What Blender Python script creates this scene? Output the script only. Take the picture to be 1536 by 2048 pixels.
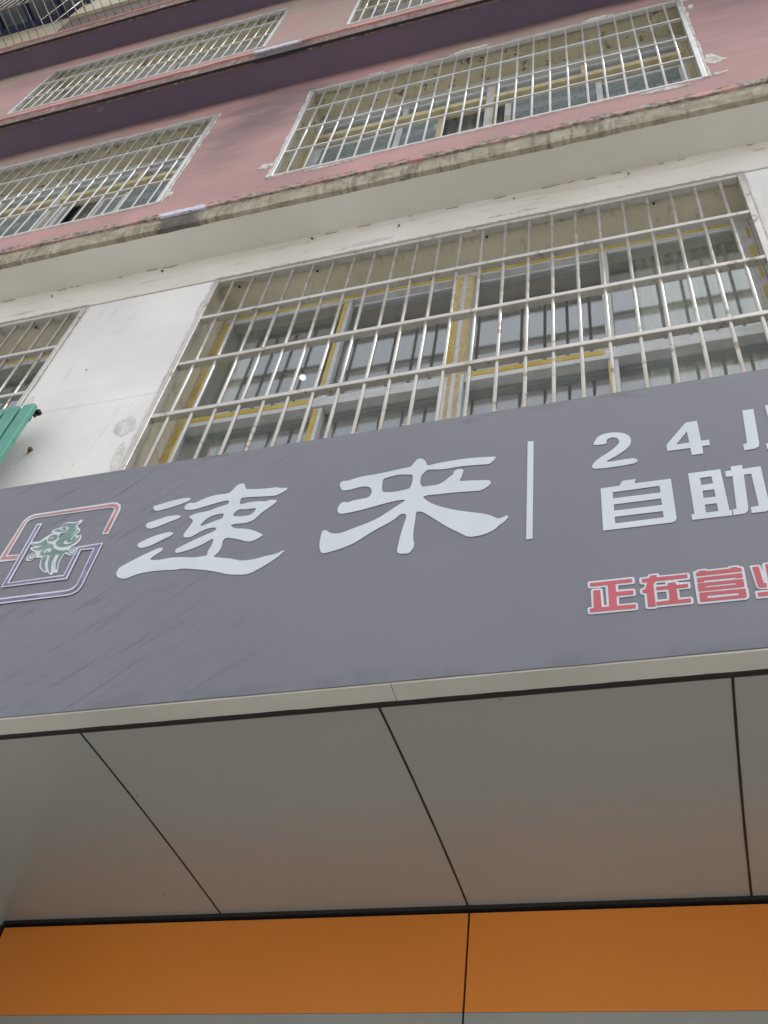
import bpy, bmesh, math, random, json
from mathutils import Matrix, Vector, noise
random.seed(11)
for o in list(bpy.data.objects):
    bpy.data.objects.remove(o, do_unlink=True)
scene = bpy.context.scene
col = scene.collection

# ------------------------------------------------------------------ camera
cam_data = bpy.data.cameras.new('camera')
cam = bpy.data.objects.new('camera', cam_data)
col.objects.link(cam)
right = Vector((0.957527, 0.263352, 0.117421))
up = Vector((0.129749, -0.757191, 0.640177))
fwd = Vector((-0.257502, 0.597751, 0.759201))
m = Matrix((right, up, -fwd)).transposed().to_4x4()
m.translation = Vector((0, 0, 1.6))
cam.matrix_world = m
cam_data.sensor_fit = 'HORIZONTAL'
cam_data.sensor_width = 36.0
cam_data.lens = 36.0 * 2084.26 / 1536.0
cam_data.clip_start = 0.05
cam_data.clip_end = 1000
scene.camera = cam

# ------------------------------------------------------------------ sky, sun, exposure
SUN_EL, SUN_ROT = math.radians(60), math.radians(102)
world = bpy.data.worlds.new('World')
scene.world = world
world.use_nodes = True
wn = world.node_tree
wn.nodes.clear()
sky = wn.nodes.new('ShaderNodeTexSky')
sky.sky_type = 'NISHITA'
sky.sun_disc = False
sky.sun_elevation = SUN_EL
sky.sun_rotation = SUN_ROT
sky.air_density = 1.0
sky.dust_density = 3.0
sky.ozone_density = 1.0
hs = wn.nodes.new('ShaderNodeHueSaturation')
hs.inputs['Saturation'].default_value = 0.30
hs.inputs['Value'].default_value = 1.9
bg = wn.nodes.new('ShaderNodeBackground')
bg.inputs['Strength'].default_value = 0.15
gm = wn.nodes.new('ShaderNodeGamma')     # cloud cover: evens the sky out
gm.inputs['Gamma'].default_value = 0.6
wo = wn.nodes.new('ShaderNodeOutputWorld')
wn.links.new(sky.outputs[0], hs.inputs['Color'])
wn.links.new(hs.outputs[0], gm.inputs['Color'])
wn.links.new(gm.outputs[0], bg.inputs['Color'])
wn.links.new(bg.outputs[0], wo.inputs['Surface'])

sun_data = bpy.data.lights.new('sun', 'SUN')
sun_data.energy = 1.5
sun_data.angle = math.radians(20)
sun_data.color = (1.0, 0.975, 0.94)
sun = bpy.data.objects.new('sun', sun_data)
col.objects.link(sun)
sun_dir = Vector((math.sin(SUN_ROT) * math.cos(SUN_EL), math.cos(SUN_ROT) * math.cos(SUN_EL), math.sin(SUN_EL)))
sun.rotation_euler = (-sun_dir).to_track_quat('-Z', 'Y').to_euler()
sun.location = sun_dir * 60

scene.view_settings.view_transform = 'Standard'
scene.view_settings.look = 'None'
scene.view_settings.gamma = 1.0
scene.view_settings.use_curve_mapping = False
scene.view_settings.exposure = 1.23
scene.render.resolution_x = 768
scene.render.resolution_y = 1024
scene.render.engine = 'CYCLES'
scene.cycles.max_bounces = 6
scene.cycles.diffuse_bounces = 3
scene.cycles.glossy_bounces = 3
scene.cycles.transparent_max_bounces = 10

# ------------------------------------------------------------------ material helpers
class NT:
    def __init__(self, name):
        self.m = bpy.data.materials.new(name)
        self.m.use_nodes = True
        self.t = self.m.node_tree
        self.t.nodes.clear()
        self.out = self.t.nodes.new('ShaderNodeOutputMaterial')
        self._pos = None
        self.dull = 1.0 if name.startswith('ground') else 0.82
    def n(self, kind, **props):
        nd = self.t.nodes.new('ShaderNode' + kind)
        for k, v in props.items():
            setattr(nd, k, v)
        return nd
    def put(self, sock, v):
        if isinstance(v, bpy.types.NodeSocket):
            self.t.links.new(v, sock)
        elif v is not None:
            if isinstance(v, (tuple, list)) and sock.type == 'RGBA' and len(v) == 3:
                v = (*v, 1)
            sock.default_value = v
    @property
    def pos(self):
        if self._pos is None:
            self._pos = self.n('NewGeometry').outputs['Position']
        return self._pos
    def xyz(self):
        s = self.n('SeparateXYZ'); self.put(s.inputs[0], self.pos); return s.outputs
    def math(self, op, a, b=None, c=None, clamp=False):
        nd = self.n('Math', operation=op, use_clamp=clamp)
        for i, v in enumerate((a, b, c)):
            if v is not None: self.put(nd.inputs[i], v)
        return nd.outputs[0]
    def scaled(self, sc, loc=(0, 0, 0), rot=(0, 0, 0)):
        nd = self.n('Mapping', vector_type='TEXTURE'); self.put(nd.inputs['Vector'], self.pos)
        nd.inputs['Scale'].default_value = tuple(1.0 / v for v in sc); nd.inputs['Location'].default_value = loc
        nd.inputs['Rotation'].default_value = rot
        return nd.outputs[0]
    def noise(self, scale=5, detail=4, rough=0.55, vec=None, dist=0.0):
        nd = self.n('TexNoise'); self.put(nd.inputs['Vector'], vec if vec else self.pos)
        nd.inputs['Scale'].default_value = scale; nd.inputs['Detail'].default_value = min(detail, 3)
        nd.inputs['Roughness'].default_value = rough; nd.inputs['Distortion'].default_value = dist
        return nd.outputs['Fac']
    def ramp(self, fac, lo, hi, a=0.0, b=1.0):
        nd = self.n('MapRange', interpolation_type='SMOOTHSTEP')
        self.put(nd.inputs['Value'], fac)
        nd.inputs['From Min'].default_value = lo; nd.inputs['From Max'].default_value = hi
        nd.inputs['To Min'].default_value = a; nd.inputs['To Max'].default_value = b
        return nd.outputs[0]
    def mix(self, fac, a, b, blend='MIX'):
        nd = self.n('Mix', data_type='RGBA', blend_type=blend)
        self.put(nd.inputs['Factor'], fac); self.put(nd.inputs['A'], a); self.put(nd.inputs['B'], b)
        return nd.outputs['Result']
    def blob(self, x, z, rx, rz, wob=0.35, nscale=6.0, y=0):
        s = self.xyz()
        dx = self.math('DIVIDE', self.math('SUBTRACT', s[0], x), rx)
        dz = self.math('DIVIDE', self.math('SUBTRACT', s[2], z), rz)
        d = self.math('SQRT', self.math('ADD', self.math('MULTIPLY', dx, dx), self.math('MULTIPLY', dz, dz)))
        if not hasattr(self, '_bn'): self._bn = self.noise(nscale, 4, 0.65, self.scaled((0.75, 1, 2.6), rot=(0, -0.1, 0)))
        nz = self.math('MULTIPLY', self.math('SUBTRACT', self._bn, 0.5), wob * 4)
        return self.math('ADD', d, nz)
    def bsdf(self, color, rough=0.7, metallic=0.0, spec=0.4, bump=None, bump_dist=0.002, bump_str=0.6, coat=0.0):
        b = self.n('BsdfPrincipled')
        if self.dull != 1.0: color = self.mix(1.0, color, (self.dull,) * 3, 'MULTIPLY')
        self.put(b.inputs['Base Color'], color); self.put(b.inputs['Roughness'], rough)
        self.put(b.inputs['Metallic'], metallic)
        b.inputs['Specular IOR Level'].default_value = spec
        if coat: b.inputs['Coat Weight'].default_value = coat; b.inputs['Coat Roughness'].default_value = 0.12
        if bump is not None:
            bn = self.n('Bump'); bn.inputs['Strength'].default_value = bump_str
            bn.inputs['Distance'].default_value = bump_dist
            self.put(bn.inputs['Height'], bump)
            self.t.links.new(bn.outputs[0], b.inputs['Normal'])
        self.t.links.new(b.outputs[0], self.out.inputs['Surface'])
        return self.m

M = {}
def plain(name, c, rough=0.6, metallic=0.0, var=0.08, scale=9.0, spec=0.4, bump=0, rvar=False):
    t = NT(name)
    nz = t.noise(scale, 5, 0.6)
    d = tuple(v * (1 - var * 1.6) for v in c); l = tuple(min(1, v * (1 + var)) for v in c)
    cc = t.mix(t.ramp(nz, 0.3, 0.7), d, l)
    rr = rough
    M[name] = t.bsdf(cc, rr, metallic, spec, bump=t.noise(scale * 14, 4, 0.6) if bump else None, bump_dist=bump or 0.001)

plain('ground_concrete', (0.47, 0.455, 0.43), 0.85, var=0.15, scale=1.7)
plain('black_sealant', (0.012, 0.012, 0.013), 0.5)
plain('black_metal', (0.02, 0.02, 0.022), 0.45, 0.3)
plain('trim_beige', (0.62, 0.615, 0.56), 0.35, 0.2, var=0.05, scale=3)
plain('acp_light', (0.62, 0.63, 0.60), 0.35, var=0.03, scale=2)
plain('acp_grey', (0.30, 0.305, 0.28), 0.32, var=0.04, scale=2)
plain('green_paint', (0.085, 0.30, 0.235), 0.42, var=0.10, scale=7)
plain('frame_white', (0.62, 0.64, 0.645), 0.4, 0.15, var=0.07, scale=11)
plain('frame_cream', (0.62, 0.54, 0.33), 0.5, var=0.12, scale=11)
plain('dirt', (0.30, 0.25, 0.19), 0.95, var=0.3, scale=40)
plain('gap_fill_grey', (0.36, 0.36, 0.34), 0.95, var=0.1, scale=4)
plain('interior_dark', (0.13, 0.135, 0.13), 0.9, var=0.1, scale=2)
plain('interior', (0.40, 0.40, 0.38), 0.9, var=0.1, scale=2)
plain('rust_brown', (0.10, 0.065, 0.042), 0.9, var=0.3, scale=40)
plain('mortar', (0.62, 0.60, 0.56), 0.95, var=0.20, scale=30, bump=0.003)
plain('mortar_grey', (0.62, 0.61, 0.59), 0.95, var=0.12, scale=12, bump=0.001)
plain('print_white', (0.57, 0.62, 0.68), 0.38, var=0.03, scale=6, bump=0)
plain('print_border', (0.60, 0.62, 0.68), 0.38, var=0.03, scale=6, bump=0)
plain('print_red', (0.50, 0.095, 0.12), 0.38, var=0.07, scale=6, bump=0)
plain('print_logo_red', (0.47, 0.20, 0.20), 0.38, var=0.16, scale=14, bump=0)
plain('print_blue', (0.19, 0.18, 0.33), 0.38, var=0.22, scale=14, bump=0)
plain('print_green', (0.155, 0.255, 0.23), 0.38, var=0.12, scale=14, bump=0)
plain('navy_metal', (0.022, 0.035, 0.085), 0.5, 0.2, var=0.1)
plain('roof_sheet', (0.24, 0.27, 0.32), 0.55, 0.1, var=0.15, scale=3)
plain('cage_steel', (0.24, 0.20, 0.15), 0.5, 0.5, var=0.2, scale=30)
plain('upper_beige', (0.50, 0.47, 0.36), 0.85, var=0.08, scale=3)
plain('upper_brown', (0.145, 0.115, 0.10), 0.85, var=0.1, scale=3)

def lamp_mat():
    t = NT('lamp_diffuser'); e = t.n('Emission')
    e.inputs['Color'].default_value = (1, 0.98, 0.92, 1); e.inputs['Strength'].default_value = 1.1
    t.t.links.new(e.outputs[0], t.out.inputs['Surface']); M['lamp_diffuser'] = t.m
lamp_mat()

# white lower wall: fine dirt, drips and a thin old joint line
t = NT('wall_white')
c = t.mix(t.ramp(t.noise(1.3, 5, 0.6), 0.35, 0.7), (0.70, 0.695, 0.68), (0.80, 0.80, 0.79))
drip = t.math('MULTIPLY', t.ramp(t.noise(1, 5, 0.65, t.scaled((26, 26, 1.3), rot=(0, 0.10, 0))), 0.56, 0.72), t.ramp(t.noise(2.2, 3), 0.4, 0.65))
c = t.mix(t.math('MULTIPLY', drip, 0.34), c, (0.46, 0.39, 0.28))
smear = t.math('MULTIPLY', t.ramp(t.noise(1, 5, 0.65, t.scaled((2.2, 2.2, 22), rot=(0, 0.05, 0))), 0.58, 0.74), t.ramp(t.noise(3.1, 3), 0.45, 0.7))
c = t.mix(t.math('MULTIPLY', smear, 0.28), c, (0.42, 0.38, 0.33))
speck = t.ramp(t.noise(38, 2, 0.5), 0.735, 0.77)
c = t.mix(t.math('MULTIPLY', speck, 0.35), c, (0.2, 0.17, 0.14))
zl = t.math('ABSOLUTE', t.math('SUBTRACT', t.xyz()[2], t.math('ADD', 5.597, t.math('MULTIPLY', t.noise(3), 0.012))))
c = t.mix(t.math('MULTIPLY', t.ramp(zl, 0.002, 0.008, 1, 0), 0.35), c, (0.52, 0.43, 0.28))
M['wall_white'] = t.bsdf(c, 0.8, bump=t.noise(55, 5, 0.6), bump_dist=0.002)

t = NT('beam_white')
c = t.mix(t.ramp(t.noise(0.9, 5, 0.6), 0.35, 0.68), (0.66, 0.63, 0.57), (0.77, 0.76, 0.73))
sm = t.math('MULTIPLY', t.ramp(t.noise(1, 6, 0.65, t.scaled((1.6, 1.6, 14))), 0.54, 0.76), 0.42)
c = t.mix(sm, c, (0.50, 0.42, 0.31))
sp = t.math('MULTIPLY', t.ramp(t.noise(1, 6, 0.7, t.scaled((5, 5, 16))), 0.62, 0.72), 0.45)
c = t.mix(sp, c, (0.28, 0.26, 0.23))
M['beam_white'] = t.bsdf(c, 0.85, bump=t.noise(40, 6, 0.65), bump_dist=0.004)

t = NT('slab_white')
c = t.mix(t.ramp(t.noise(1.1, 4, 0.5), 0.35, 0.7), (0.60, 0.58, 0.52), (0.70, 0.68, 0.63))
d = t.math('MULTIPLY', t.ramp(t.noise(7, 6, 0.7), 0.58, 0.75), t.ramp(t.math('ADD', t.xyz()[1], t.math('MULTIPLY', t.noise(14, 4), 0.05)), 2.035, 2.06, 1, 0))
c = t.mix(t.math('MULTIPLY', d, 0.75), c, (0.20, 0.17, 0.13))
M['slab_white'] = t.bsdf(c, 0.85, bump=t.noise(30, 5, 0.6), bump_dist=0.002)

t = NT('slab_purple')
c = t.mix(t.ramp(t.noise(0.8, 4, 0.5), 0.35, 0.7), (0.106, 0.078, 0.118), (0.130, 0.093, 0.136))
c = t.mix(t.math('MULTIPLY', t.ramp(t.noise(3.0, 6, 0.7), 0.68, 0.78), 0.35), c, (0.30, 0.25, 0.25))
M['slab_purple'] = t.bsdf(c, 0.7, bump=t.noise(30, 5, 0.6), bump_dist=0.001)

# pink upper wall with overspray above the windows and soot blotches
def pink():
    t = NT('wall_pink')
    c = t.mix(t.ramp(t.noise(1.0, 5, 0.6), 0.33, 0.7), (0.385, 0.238, 0.236), (0.505, 0.298, 0.290))
    s = t.xyz(); n1 = t.noise(2.2, 5, 0.6)
    # greyed, sooty clouds with outlines of their own
    for (x, z, rx, rz, st) in ((-2.62, 9.42, 0.42, 0.34, 0.85), (-2.5, 9.85, 0.6, 0.24, 0.75), (-2.75, 8.9, 0.32, 0.36, 0.45), (1.05, 9.2, 0.8, 0.8, 0.42), (1.0, 9.75, 0.9, 0.4, 0.6), (-2.6, 13.0, 0.5, 0.25, 0.4), (-6.2, 12.9, 0.6, 0.3, 0.35)):
        b = t.ramp(t.blob(x, z, rx, rz, 0.42, 3.2), 0.0, 1.45, 1, 0)
        c = t.mix(t.math('MULTIPLY', b, st), c, (0.185, 0.135, 0.145))
    # cream overspray band on the plaster just above window heads
    zz = t.math('ADD', s[2], t.math('MULTIPLY', t.math('SUBTRACT', n1, 0.5), 0.16))
    for z0 in (9.88, 13.06):
        band = t.math('MULTIPLY', t.ramp(zz, z0 - 0.02, z0 + 0.06), t.ramp(t.noise(0.7, 3), 0.40, 0.56))
        c = t.mix(t.math('MULTIPLY', band, 0.75), c, (0.36, 0.29, 0.24))
    # paint of the slab underside lapping onto the top of the wall
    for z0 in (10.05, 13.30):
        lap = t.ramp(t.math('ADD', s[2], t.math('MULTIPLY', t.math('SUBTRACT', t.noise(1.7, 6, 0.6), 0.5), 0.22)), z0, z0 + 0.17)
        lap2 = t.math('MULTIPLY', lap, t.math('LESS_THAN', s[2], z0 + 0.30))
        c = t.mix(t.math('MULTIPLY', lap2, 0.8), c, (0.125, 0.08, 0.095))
    hor = t.math('MULTIPLY', t.ramp(t.noise(1, 5, 0.6, t.scaled((0.8, 0.8, 9), rot=(0, 0.06, 0))), 0.55, 0.75), 0.22)
    c = t.mix(hor, c, (0.30, 0.20, 0.19))
    c = t.mix(t.ramp(t.noise(12, 3, 0.5), 0.765, 0.79), c, (0.62, 0.58, 0.55))
    M['wall_pink'] = t.bsdf(c, 0.82, bump=t.noise(45, 5, 0.6), bump_dist=0.002)
pink()

def concrete_edge(name, pz, x0, x1, a, b):
    t = NT(name)
    c = t.mix(t.ramp(t.noise(9, 6, 0.65), 0.3, 0.7), a, b)
    st = t.ramp(t.noise(1, 5, 0.6, t.scaled((30, 3, 4))), 0.46, 0.66)
    st = t.math('MULTIPLY', st, t.ramp(t.noise(2.3, 3), 0.30, 0.60))
    mott = t.ramp(t.noise(13, 3, 0.7), 0.48, 0.68)
    c = t.mix(t.math('MULTIPLY', mott, 0.35), c, tuple(v * 0.35 for v in a))
    c = t.mix(t.math('MULTIPLY', st, 0.6), c, tuple(v * 0.25 for v in a))
    lime = t.ramp(t.noise(1, 4, 0.6, t.scaled((16, 16, 9), loc=(3, 0, 1))), 0.60, 0.68)
    c = t.mix(t.math('MULTIPLY', lime, 0.55), c, (0.50, 0.47, 0.41))
    s = t.xyz(); n = t.math('MULTIPLY', t.math('SUBTRACT', t.noise(16, 5, 0.7), 0.5), 0.16)
    xx = t.math('ADD', s[0], n)
    tar = t.math('MULTIPLY', t.ramp(xx, x0 - 0.02, x0 + 0.03), t.ramp(xx, x1 - 0.03, x1 + 0.08, 1, 0))
    c = t.mix(t.math('MULTIPLY', tar, 0.75), c, (0.035, 0.033, 0.042))
    M[name] = t.bsdf(c, 0.95, bump=t.noise(35, 6, 0.7), bump_dist=0.006, bump_str=0.9)
concrete_edge('edge_concrete', 7.1, -2.60, -2.36, (0.30, 0.265, 0.195), (0.42, 0.385, 0.31))
concrete_edge('edge_brown', 10.3, -2.72, -2.26, (0.22, 0.14, 0.125), (0.29, 0.19, 0.17))

def lip(name, x0, x1, peel):
    t = NT(name)
    c = t.mix(t.ramp(t.noise(3, 5, 0.6), 0.3, 0.7), (0.46, 0.235, 0.225), (0.60, 0.32, 0.30))
    p = t.ramp(t.noise(1, 6, 0.68, t.scaled((7, 7, 22))), peel - 0.05, peel + 0.05)
    c = t.mix(p, c, t.mix(t.ramp(t.noise(26, 5, 0.7), 0.35, 0.65), (0.13, 0.115, 0.10), (0.42, 0.37, 0.33)))
    s = t.xyz(); n = t.math('MULTIPLY', t.math('SUBTRACT', t.noise(18, 5, 0.7), 0.5), 0.14)
    xx = t.math('ADD', s[0], n)
    pt = t.math('MULTIPLY', t.ramp(xx, x0 - 0.015, x0 + 0.015), t.ramp(xx, x1 - 0.015, x1 + 0.015, 1, 0))
    pt = t.math('MULTIPLY', pt, t.ramp(t.noise(1, 5, 0.7, t.scaled((22, 22, 60), rot=(0, 0.5, 0))), 0.58, 0.66, 1, 0))
    c = t.mix(pt, c, (0.62, 0.64, 0.78))
    M[name] = t.bsdf(c, 0.9, bump=t.noise(60, 6, 0.7), bump_dist=0.004)
lip('lip_peeled', -2.62, -2.33, 0.47)
lip('lip_pink', -2.73, -2.33, 0.66)

# window reveals: cream paint, flaking
def reveal(name, thr, a, b):
    t = NT(name)
    c = t.mix(t.ramp(t.noise(2.5, 5, 0.6), 0.3, 0.7), a, b)
    f = t.ramp(t.noise(1, 6, 0.7, t.scaled((11, 11, 11))), thr, thr + 0.05)
    c = t.mix(t.math('MULTIPLY', f, 0.85), c, t.mix(t.ramp(t.noise(50, 3), 0.4, 0.6), (0.07, 0.045, 0.03), (0.24, 0.18, 0.14)))
    s = t.math('MULTIPLY', t.ramp(t.noise(1, 5, 0.65, t.scaled((30, 9, 5), rot=(0.5, 0.3, 0))), 0.56, 0.70), 0.35)
    c = t.mix(s, c, (0.26, 0.21, 0.15))
    M[name] = t.bsdf(c, 0.85, bump=t.noise(40, 5, 0.6), bump_dist=0.003)
reveal('reveal_clean', 0.70, (0.60, 0.56, 0.44), (0.68, 0.64, 0.52))
reveal('reveal_flaking', 0.595, (0.50, 0.455, 0.31), (0.62, 0.565, 0.40))

def tape(name, a, b, wear, thr):
    t = NT(name)
    c = t.mix(t.ramp(t.noise(8, 4, 0.6), 0.35, 0.65), a, b)
    w = t.ramp(t.noise(1, 5, 0.7, t.scaled((70, 70, 40))), thr, thr + 0.08)
    c = t.mix(w, c, wear)
    M[name] = t.bsdf(c, 0.6)
tape('tape_yellow', (0.52, 0.36, 0.04), (0.63, 0.48, 0.12), (0.60, 0.58, 0.50), 0.60)
tape('tape_ochre', (0.46, 0.37, 0.17), (0.56, 0.47, 0.24), (0.55, 0.53, 0.46), 0.55)
tape('tape_tan', (0.52, 0.40, 0.24), (0.60, 0.50, 0.34), (0.45, 0.30, 0.08), 0.52)

def steel(name, a, b, rust, thr, rough, ramt=0.8):
    t = NT(name)
    c = t.mix(t.ramp(t.noise(6, 4, 0.6), 0.3, 0.7), a, b)
    r = t.ramp(t.noise(14, 6, 0.7), thr, thr + 0.12)
    c = t.mix(t.math('MULTIPLY', r, ramt), c, rust)
    met = t.math('SUBTRACT', 0.75, t.math('MULTIPLY', r, 0.6))
    M[name] = t.bsdf(c, t.ramp(t.noise(22, 4), 0.3, 0.7, rough - 0.06, rough + 0.1), met, 0.5)
steel('steel_worn', (0.60, 0.575, 0.535), (0.70, 0.675, 0.635), (0.24, 0.17, 0.11), 0.58, 0.36)
steel('steel_bright', (0.66, 0.66, 0.65), (0.76, 0.76, 0.75), (0.52, 0.49, 0.44), 0.66, 0.36, 0.5)

def glass(name, tint, dust, dustc, f0):
    t = NT(name)
    g = t.n('NewGeometry')
    dp = t.n('VectorMath', operation='DOT_PRODUCT')
    t.t.links.new(g.outputs['Incoming'], dp.inputs[0]); t.t.links.new(g.outputs['Normal'], dp.inputs[1])
    cs = t.math('ABSOLUTE', dp.outputs['Value'])
    sch = t.math('ADD', f0, t.math('MULTIPLY', 1 - f0, t.math('POWER', t.math('SUBTRACT', 1.0, cs, clamp=True), 5.0)))
    tr = t.n('BsdfTransparent'); tr.inputs['Color'].default_value = (*tint, 1)
    gl = t.n('BsdfGlossy'); gl.inputs['Roughness'].default_value = 0.045; gl.inputs['Color'].default_value = (0.96, 0.98, 1, 1)
    bn = t.n('Bump'); bn.inputs['Strength'].default_value = 0.02; bn.inputs['Distance'].default_value = 0.001
    t.put(bn.inputs['Height'], t.noise(3.5, 2)); t.t.links.new(bn.outputs[0], gl.inputs['Normal'])
    m1 = t.n('MixShader'); t.put(m1.inputs[0], sch)
    t.t.links.new(tr.outputs[0], m1.inputs[1]); t.t.links.new(gl.outputs[0], m1.inputs[2])
    df = t.n('BsdfDiffuse'); df.inputs['Color'].default_value = (*dustc, 1)
    m2 = t.n('MixShader')
    dn = t.math('MULTIPLY', t.ramp(t.noise(1, 6, 0.7, t.scaled((90, 90, 60))), 0.0, 0.75), dust)
    t.put(m2.inputs[0], dn)
    t.t.links.new(m1.outputs[0], m2.inputs[1]); t.t.links.new(df.outputs[0], m2.inputs[2])
    t.t.links.new(m2.outputs[0], t.out.inputs['Surface'])
    M[name] = t.m
glass('glass_grey', (0.84, 0.87, 0.86), 0.11, (0.50, 0.52, 0.52), 0.175)
glass('glass_teal', (0.42, 0.56, 0.58), 0.62, (0.33, 0.38, 0.392), 0.12)

t = NT('curtain')
c = t.mix(t.ramp(t.noise(4, 3), 0.3, 0.7), (0.66, 0.64, 0.52), (0.76, 0.74, 0.62))
M['curtain'] = t.bsdf(c, 0.9)

# sign film: scuffed dark grey vinyl
t = NT('sign_film')
c = t.mix(t.ramp(t.noise(1.2, 4), 0.3, 0.7), (0.116, 0.117, 0.145), (0.133, 0.133, 0.164))
s = t.xyz()
left = t.ramp(t.math('ADD', s[0], t.math('MULTIPLY', t.noise(2.0, 4), 0.9)), -1.1, -0.25, 1, 0)
arc = t.ramp(t.noise(1, 6, 0.7, t.scaled((3.5, 1, 30), rot=(0, -0.72, 0)), 0.9), 0.535, 0.68)
arc = t.math('MULTIPLY', t.math('MULTIPLY', arc, left), t.ramp(t.noise(3.3, 3), 0.34, 0.55))
c = t.mix(t.math('MULTIPLY', arc, 0.55), c, (0.05, 0.053, 0.060))
arc2 = t.math('MULTIPLY', t.ramp(t.noise(1, 5, 0.7, t.scaled((5, 1, 34), rot=(0, -0.12, 0))), 0.62, 0.70), left)
c = t.mix(t.math('MULTIPLY', arc2, 0.35), c, (0.05, 0.052, 0.058))
fine = t.ramp(t.noise(1, 5, 0.7, t.scaled((5, 1, 60), rot=(0, -1.35, 0))), 0.68, 0.78)
c = t.mix(t.math('MULTIPLY', fine, 0.30), c, (0.04, 0.042, 0.05))
topd = t.math('MULTIPLY', t.ramp(t.math('ADD', s[2], t.math('MULTIPLY', t.noise(9, 5), 0.12)), 4.22, 4.30), t.ramp(t.noise(1, 5, 0.7, t.scaled((7, 1, 30))), 0.5, 0.66))
c = t.mix(t.math('MULTIPLY', topd, 0.45), c, (0.05, 0.05, 0.055))
botd = t.math('MULTIPLY', t.ramp(t.math('ADD', s[2], t.math('MULTIPLY', t.noise(7, 5), 0.14)), 3.27, 3.30, 1, 0), t.ramp(t.noise(5, 5), 0.42, 0.6))
c = t.mix(t.math('MULTIPLY', botd, 0.5), c, (0.07, 0.075, 0.09))
rg = t.math('ADD', 0.22, t.math('MULTIPLY', arc, 0.25))
M['sign_film'] = t.bsdf(c, rg, 0, 1.0, bump=t.noise(2.5, 3), bump_dist=0.002, bump_str=0.2)

t = NT('soffit_panel')
c = t.mix(t.ramp(t.noise(1.0, 3), 0.3, 0.7), (0.375, 0.372, 0.35), (0.40, 0.397, 0.372))
c = t.mix(t.ramp(t.noise(22, 3, 0.5), 0.76, 0.78), c, (0.15, 0.14, 0.13))
M['soffit_panel'] = t.bsdf(c, 0.30, 0.25, 0.5, bump=t.noise(1.6, 2), bump_dist=0.004, bump_str=0.35)
t = NT('orange_panel')
c = t.mix(t.ramp(t.noise(1.0, 3), 0.3, 0.7), (0.65, 0.212, 0.027), (0.70, 0.230, 0.031))
M['orange_panel'] = t.bsdf(c, 0.24, 0.05, 0.5, bump=t.noise(1.6, 2), bump_dist=0.004, bump_str=0.3)

# ------------------------------------------------------------------ mesh helpers
def link(o, parent=None, ploc=None):
    col.objects.link(o)
    if parent is not None:
        o.parent = parent
        p = parent; tot = Matrix.Identity(4)
        o.matrix_parent_inverse = Matrix.Translation(-world_loc(parent))
    return o
WL = {}
def world_loc(o):
    return WL.get(o.name, Vector((0, 0, 0)))
def thing(name, label, cat, loc=(0, 0, 0), group=None):
    o = bpy.data.objects.new(name, None)
    o.empty_display_size = 0.1
    col.objects.link(o)
    o.location = loc
    WL[o.name] = Vector(loc)
    o['label'] = label; o['category'] = cat
    if group: o['group'] = group
    return o
def part_empty(name, parent, loc, label=None):
    o = bpy.data.objects.new(name, None)
    o.empty_display_size = 0.1
    link(o, parent)
    o.location = loc
    WL[o.name] = Vector(loc)
    if label: o['label'] = label
    return o
def mesh_obj(name, me, mat, parent=None, loc=(0, 0, 0), label=None):
    if mat and not me.materials:
        me.materials.append(M[mat])
    o = bpy.data.objects.new(name, me)
    link(o, parent)
    o.location = loc
    WL[o.name] = Vector((0, 0, 0)) + Vector(loc)
    if label: o['label'] = label
    return o
def box_me(name, x0, x1, y0, y1, z0, z1, bev=0.0):
    bm = bmesh.new()
    vs = [bm.verts.new((x, y, z)) for x in (x0, x1) for y in (y0, y1) for z in (z0, z1)]
    for f in ((0, 1, 3, 2), (4, 6, 7, 5), (0, 4, 5, 1), (2, 3, 7, 6), (0, 2, 6, 4), (1, 5, 7, 3)):
        bm.faces.new([vs[i] for i in f])
    bmesh.ops.recalc_face_normals(bm, faces=bm.faces)
    if bev:
        bmesh.ops.bevel(bm, geom=list(bm.edges), offset=bev, segments=1, affect='EDGES')
    me = bpy.data.meshes.new(name); bm.to_mesh(me); bm.free()
    return me
def box(name, x0, x1, y0, y1, z0, z1, mat, parent=None, bev=0.0, label=None):
    return mesh_obj(name, box_me(name, x0, x1, y0, y1, z0, z1, bev), mat, parent, label=label)
def smooth(me):
    for p in me.polygons: p.use_smooth = True
def rod_me(name, r, length, axis='Z', n=12):
    bm = bmesh.new()
    bmesh.ops.create_cone(bm, cap_ends=True, segments=n, radius1=r, radius2=r, depth=length)
    if axis == 'Y': bmesh.ops.rotate(bm, verts=bm.verts, cent=(0, 0, 0), matrix=Matrix.Rotation(math.pi / 2, 3, 'X'))
    if axis == 'X': bmesh.ops.rotate(bm, verts=bm.verts, cent=(0, 0, 0), matrix=Matrix.Rotation(math.pi / 2, 3, 'Y'))
    me = bpy.data.meshes.new(name); bm.to_mesh(me); bm.free()
    for p in me.polygons: p.use_smooth = len(p.vertices) == 4
    return me
def pydata(name, vs, fs, sm=False):
    me = bpy.data.meshes.new(name); me.from_pydata(vs, [], fs); me.update()
    bm = bmesh.new(); bm.from_mesh(me); bmesh.ops.recalc_face_normals(bm, faces=bm.faces); bm.to_mesh(me); bm.free()
    if sm: smooth(me)
    return me
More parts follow.
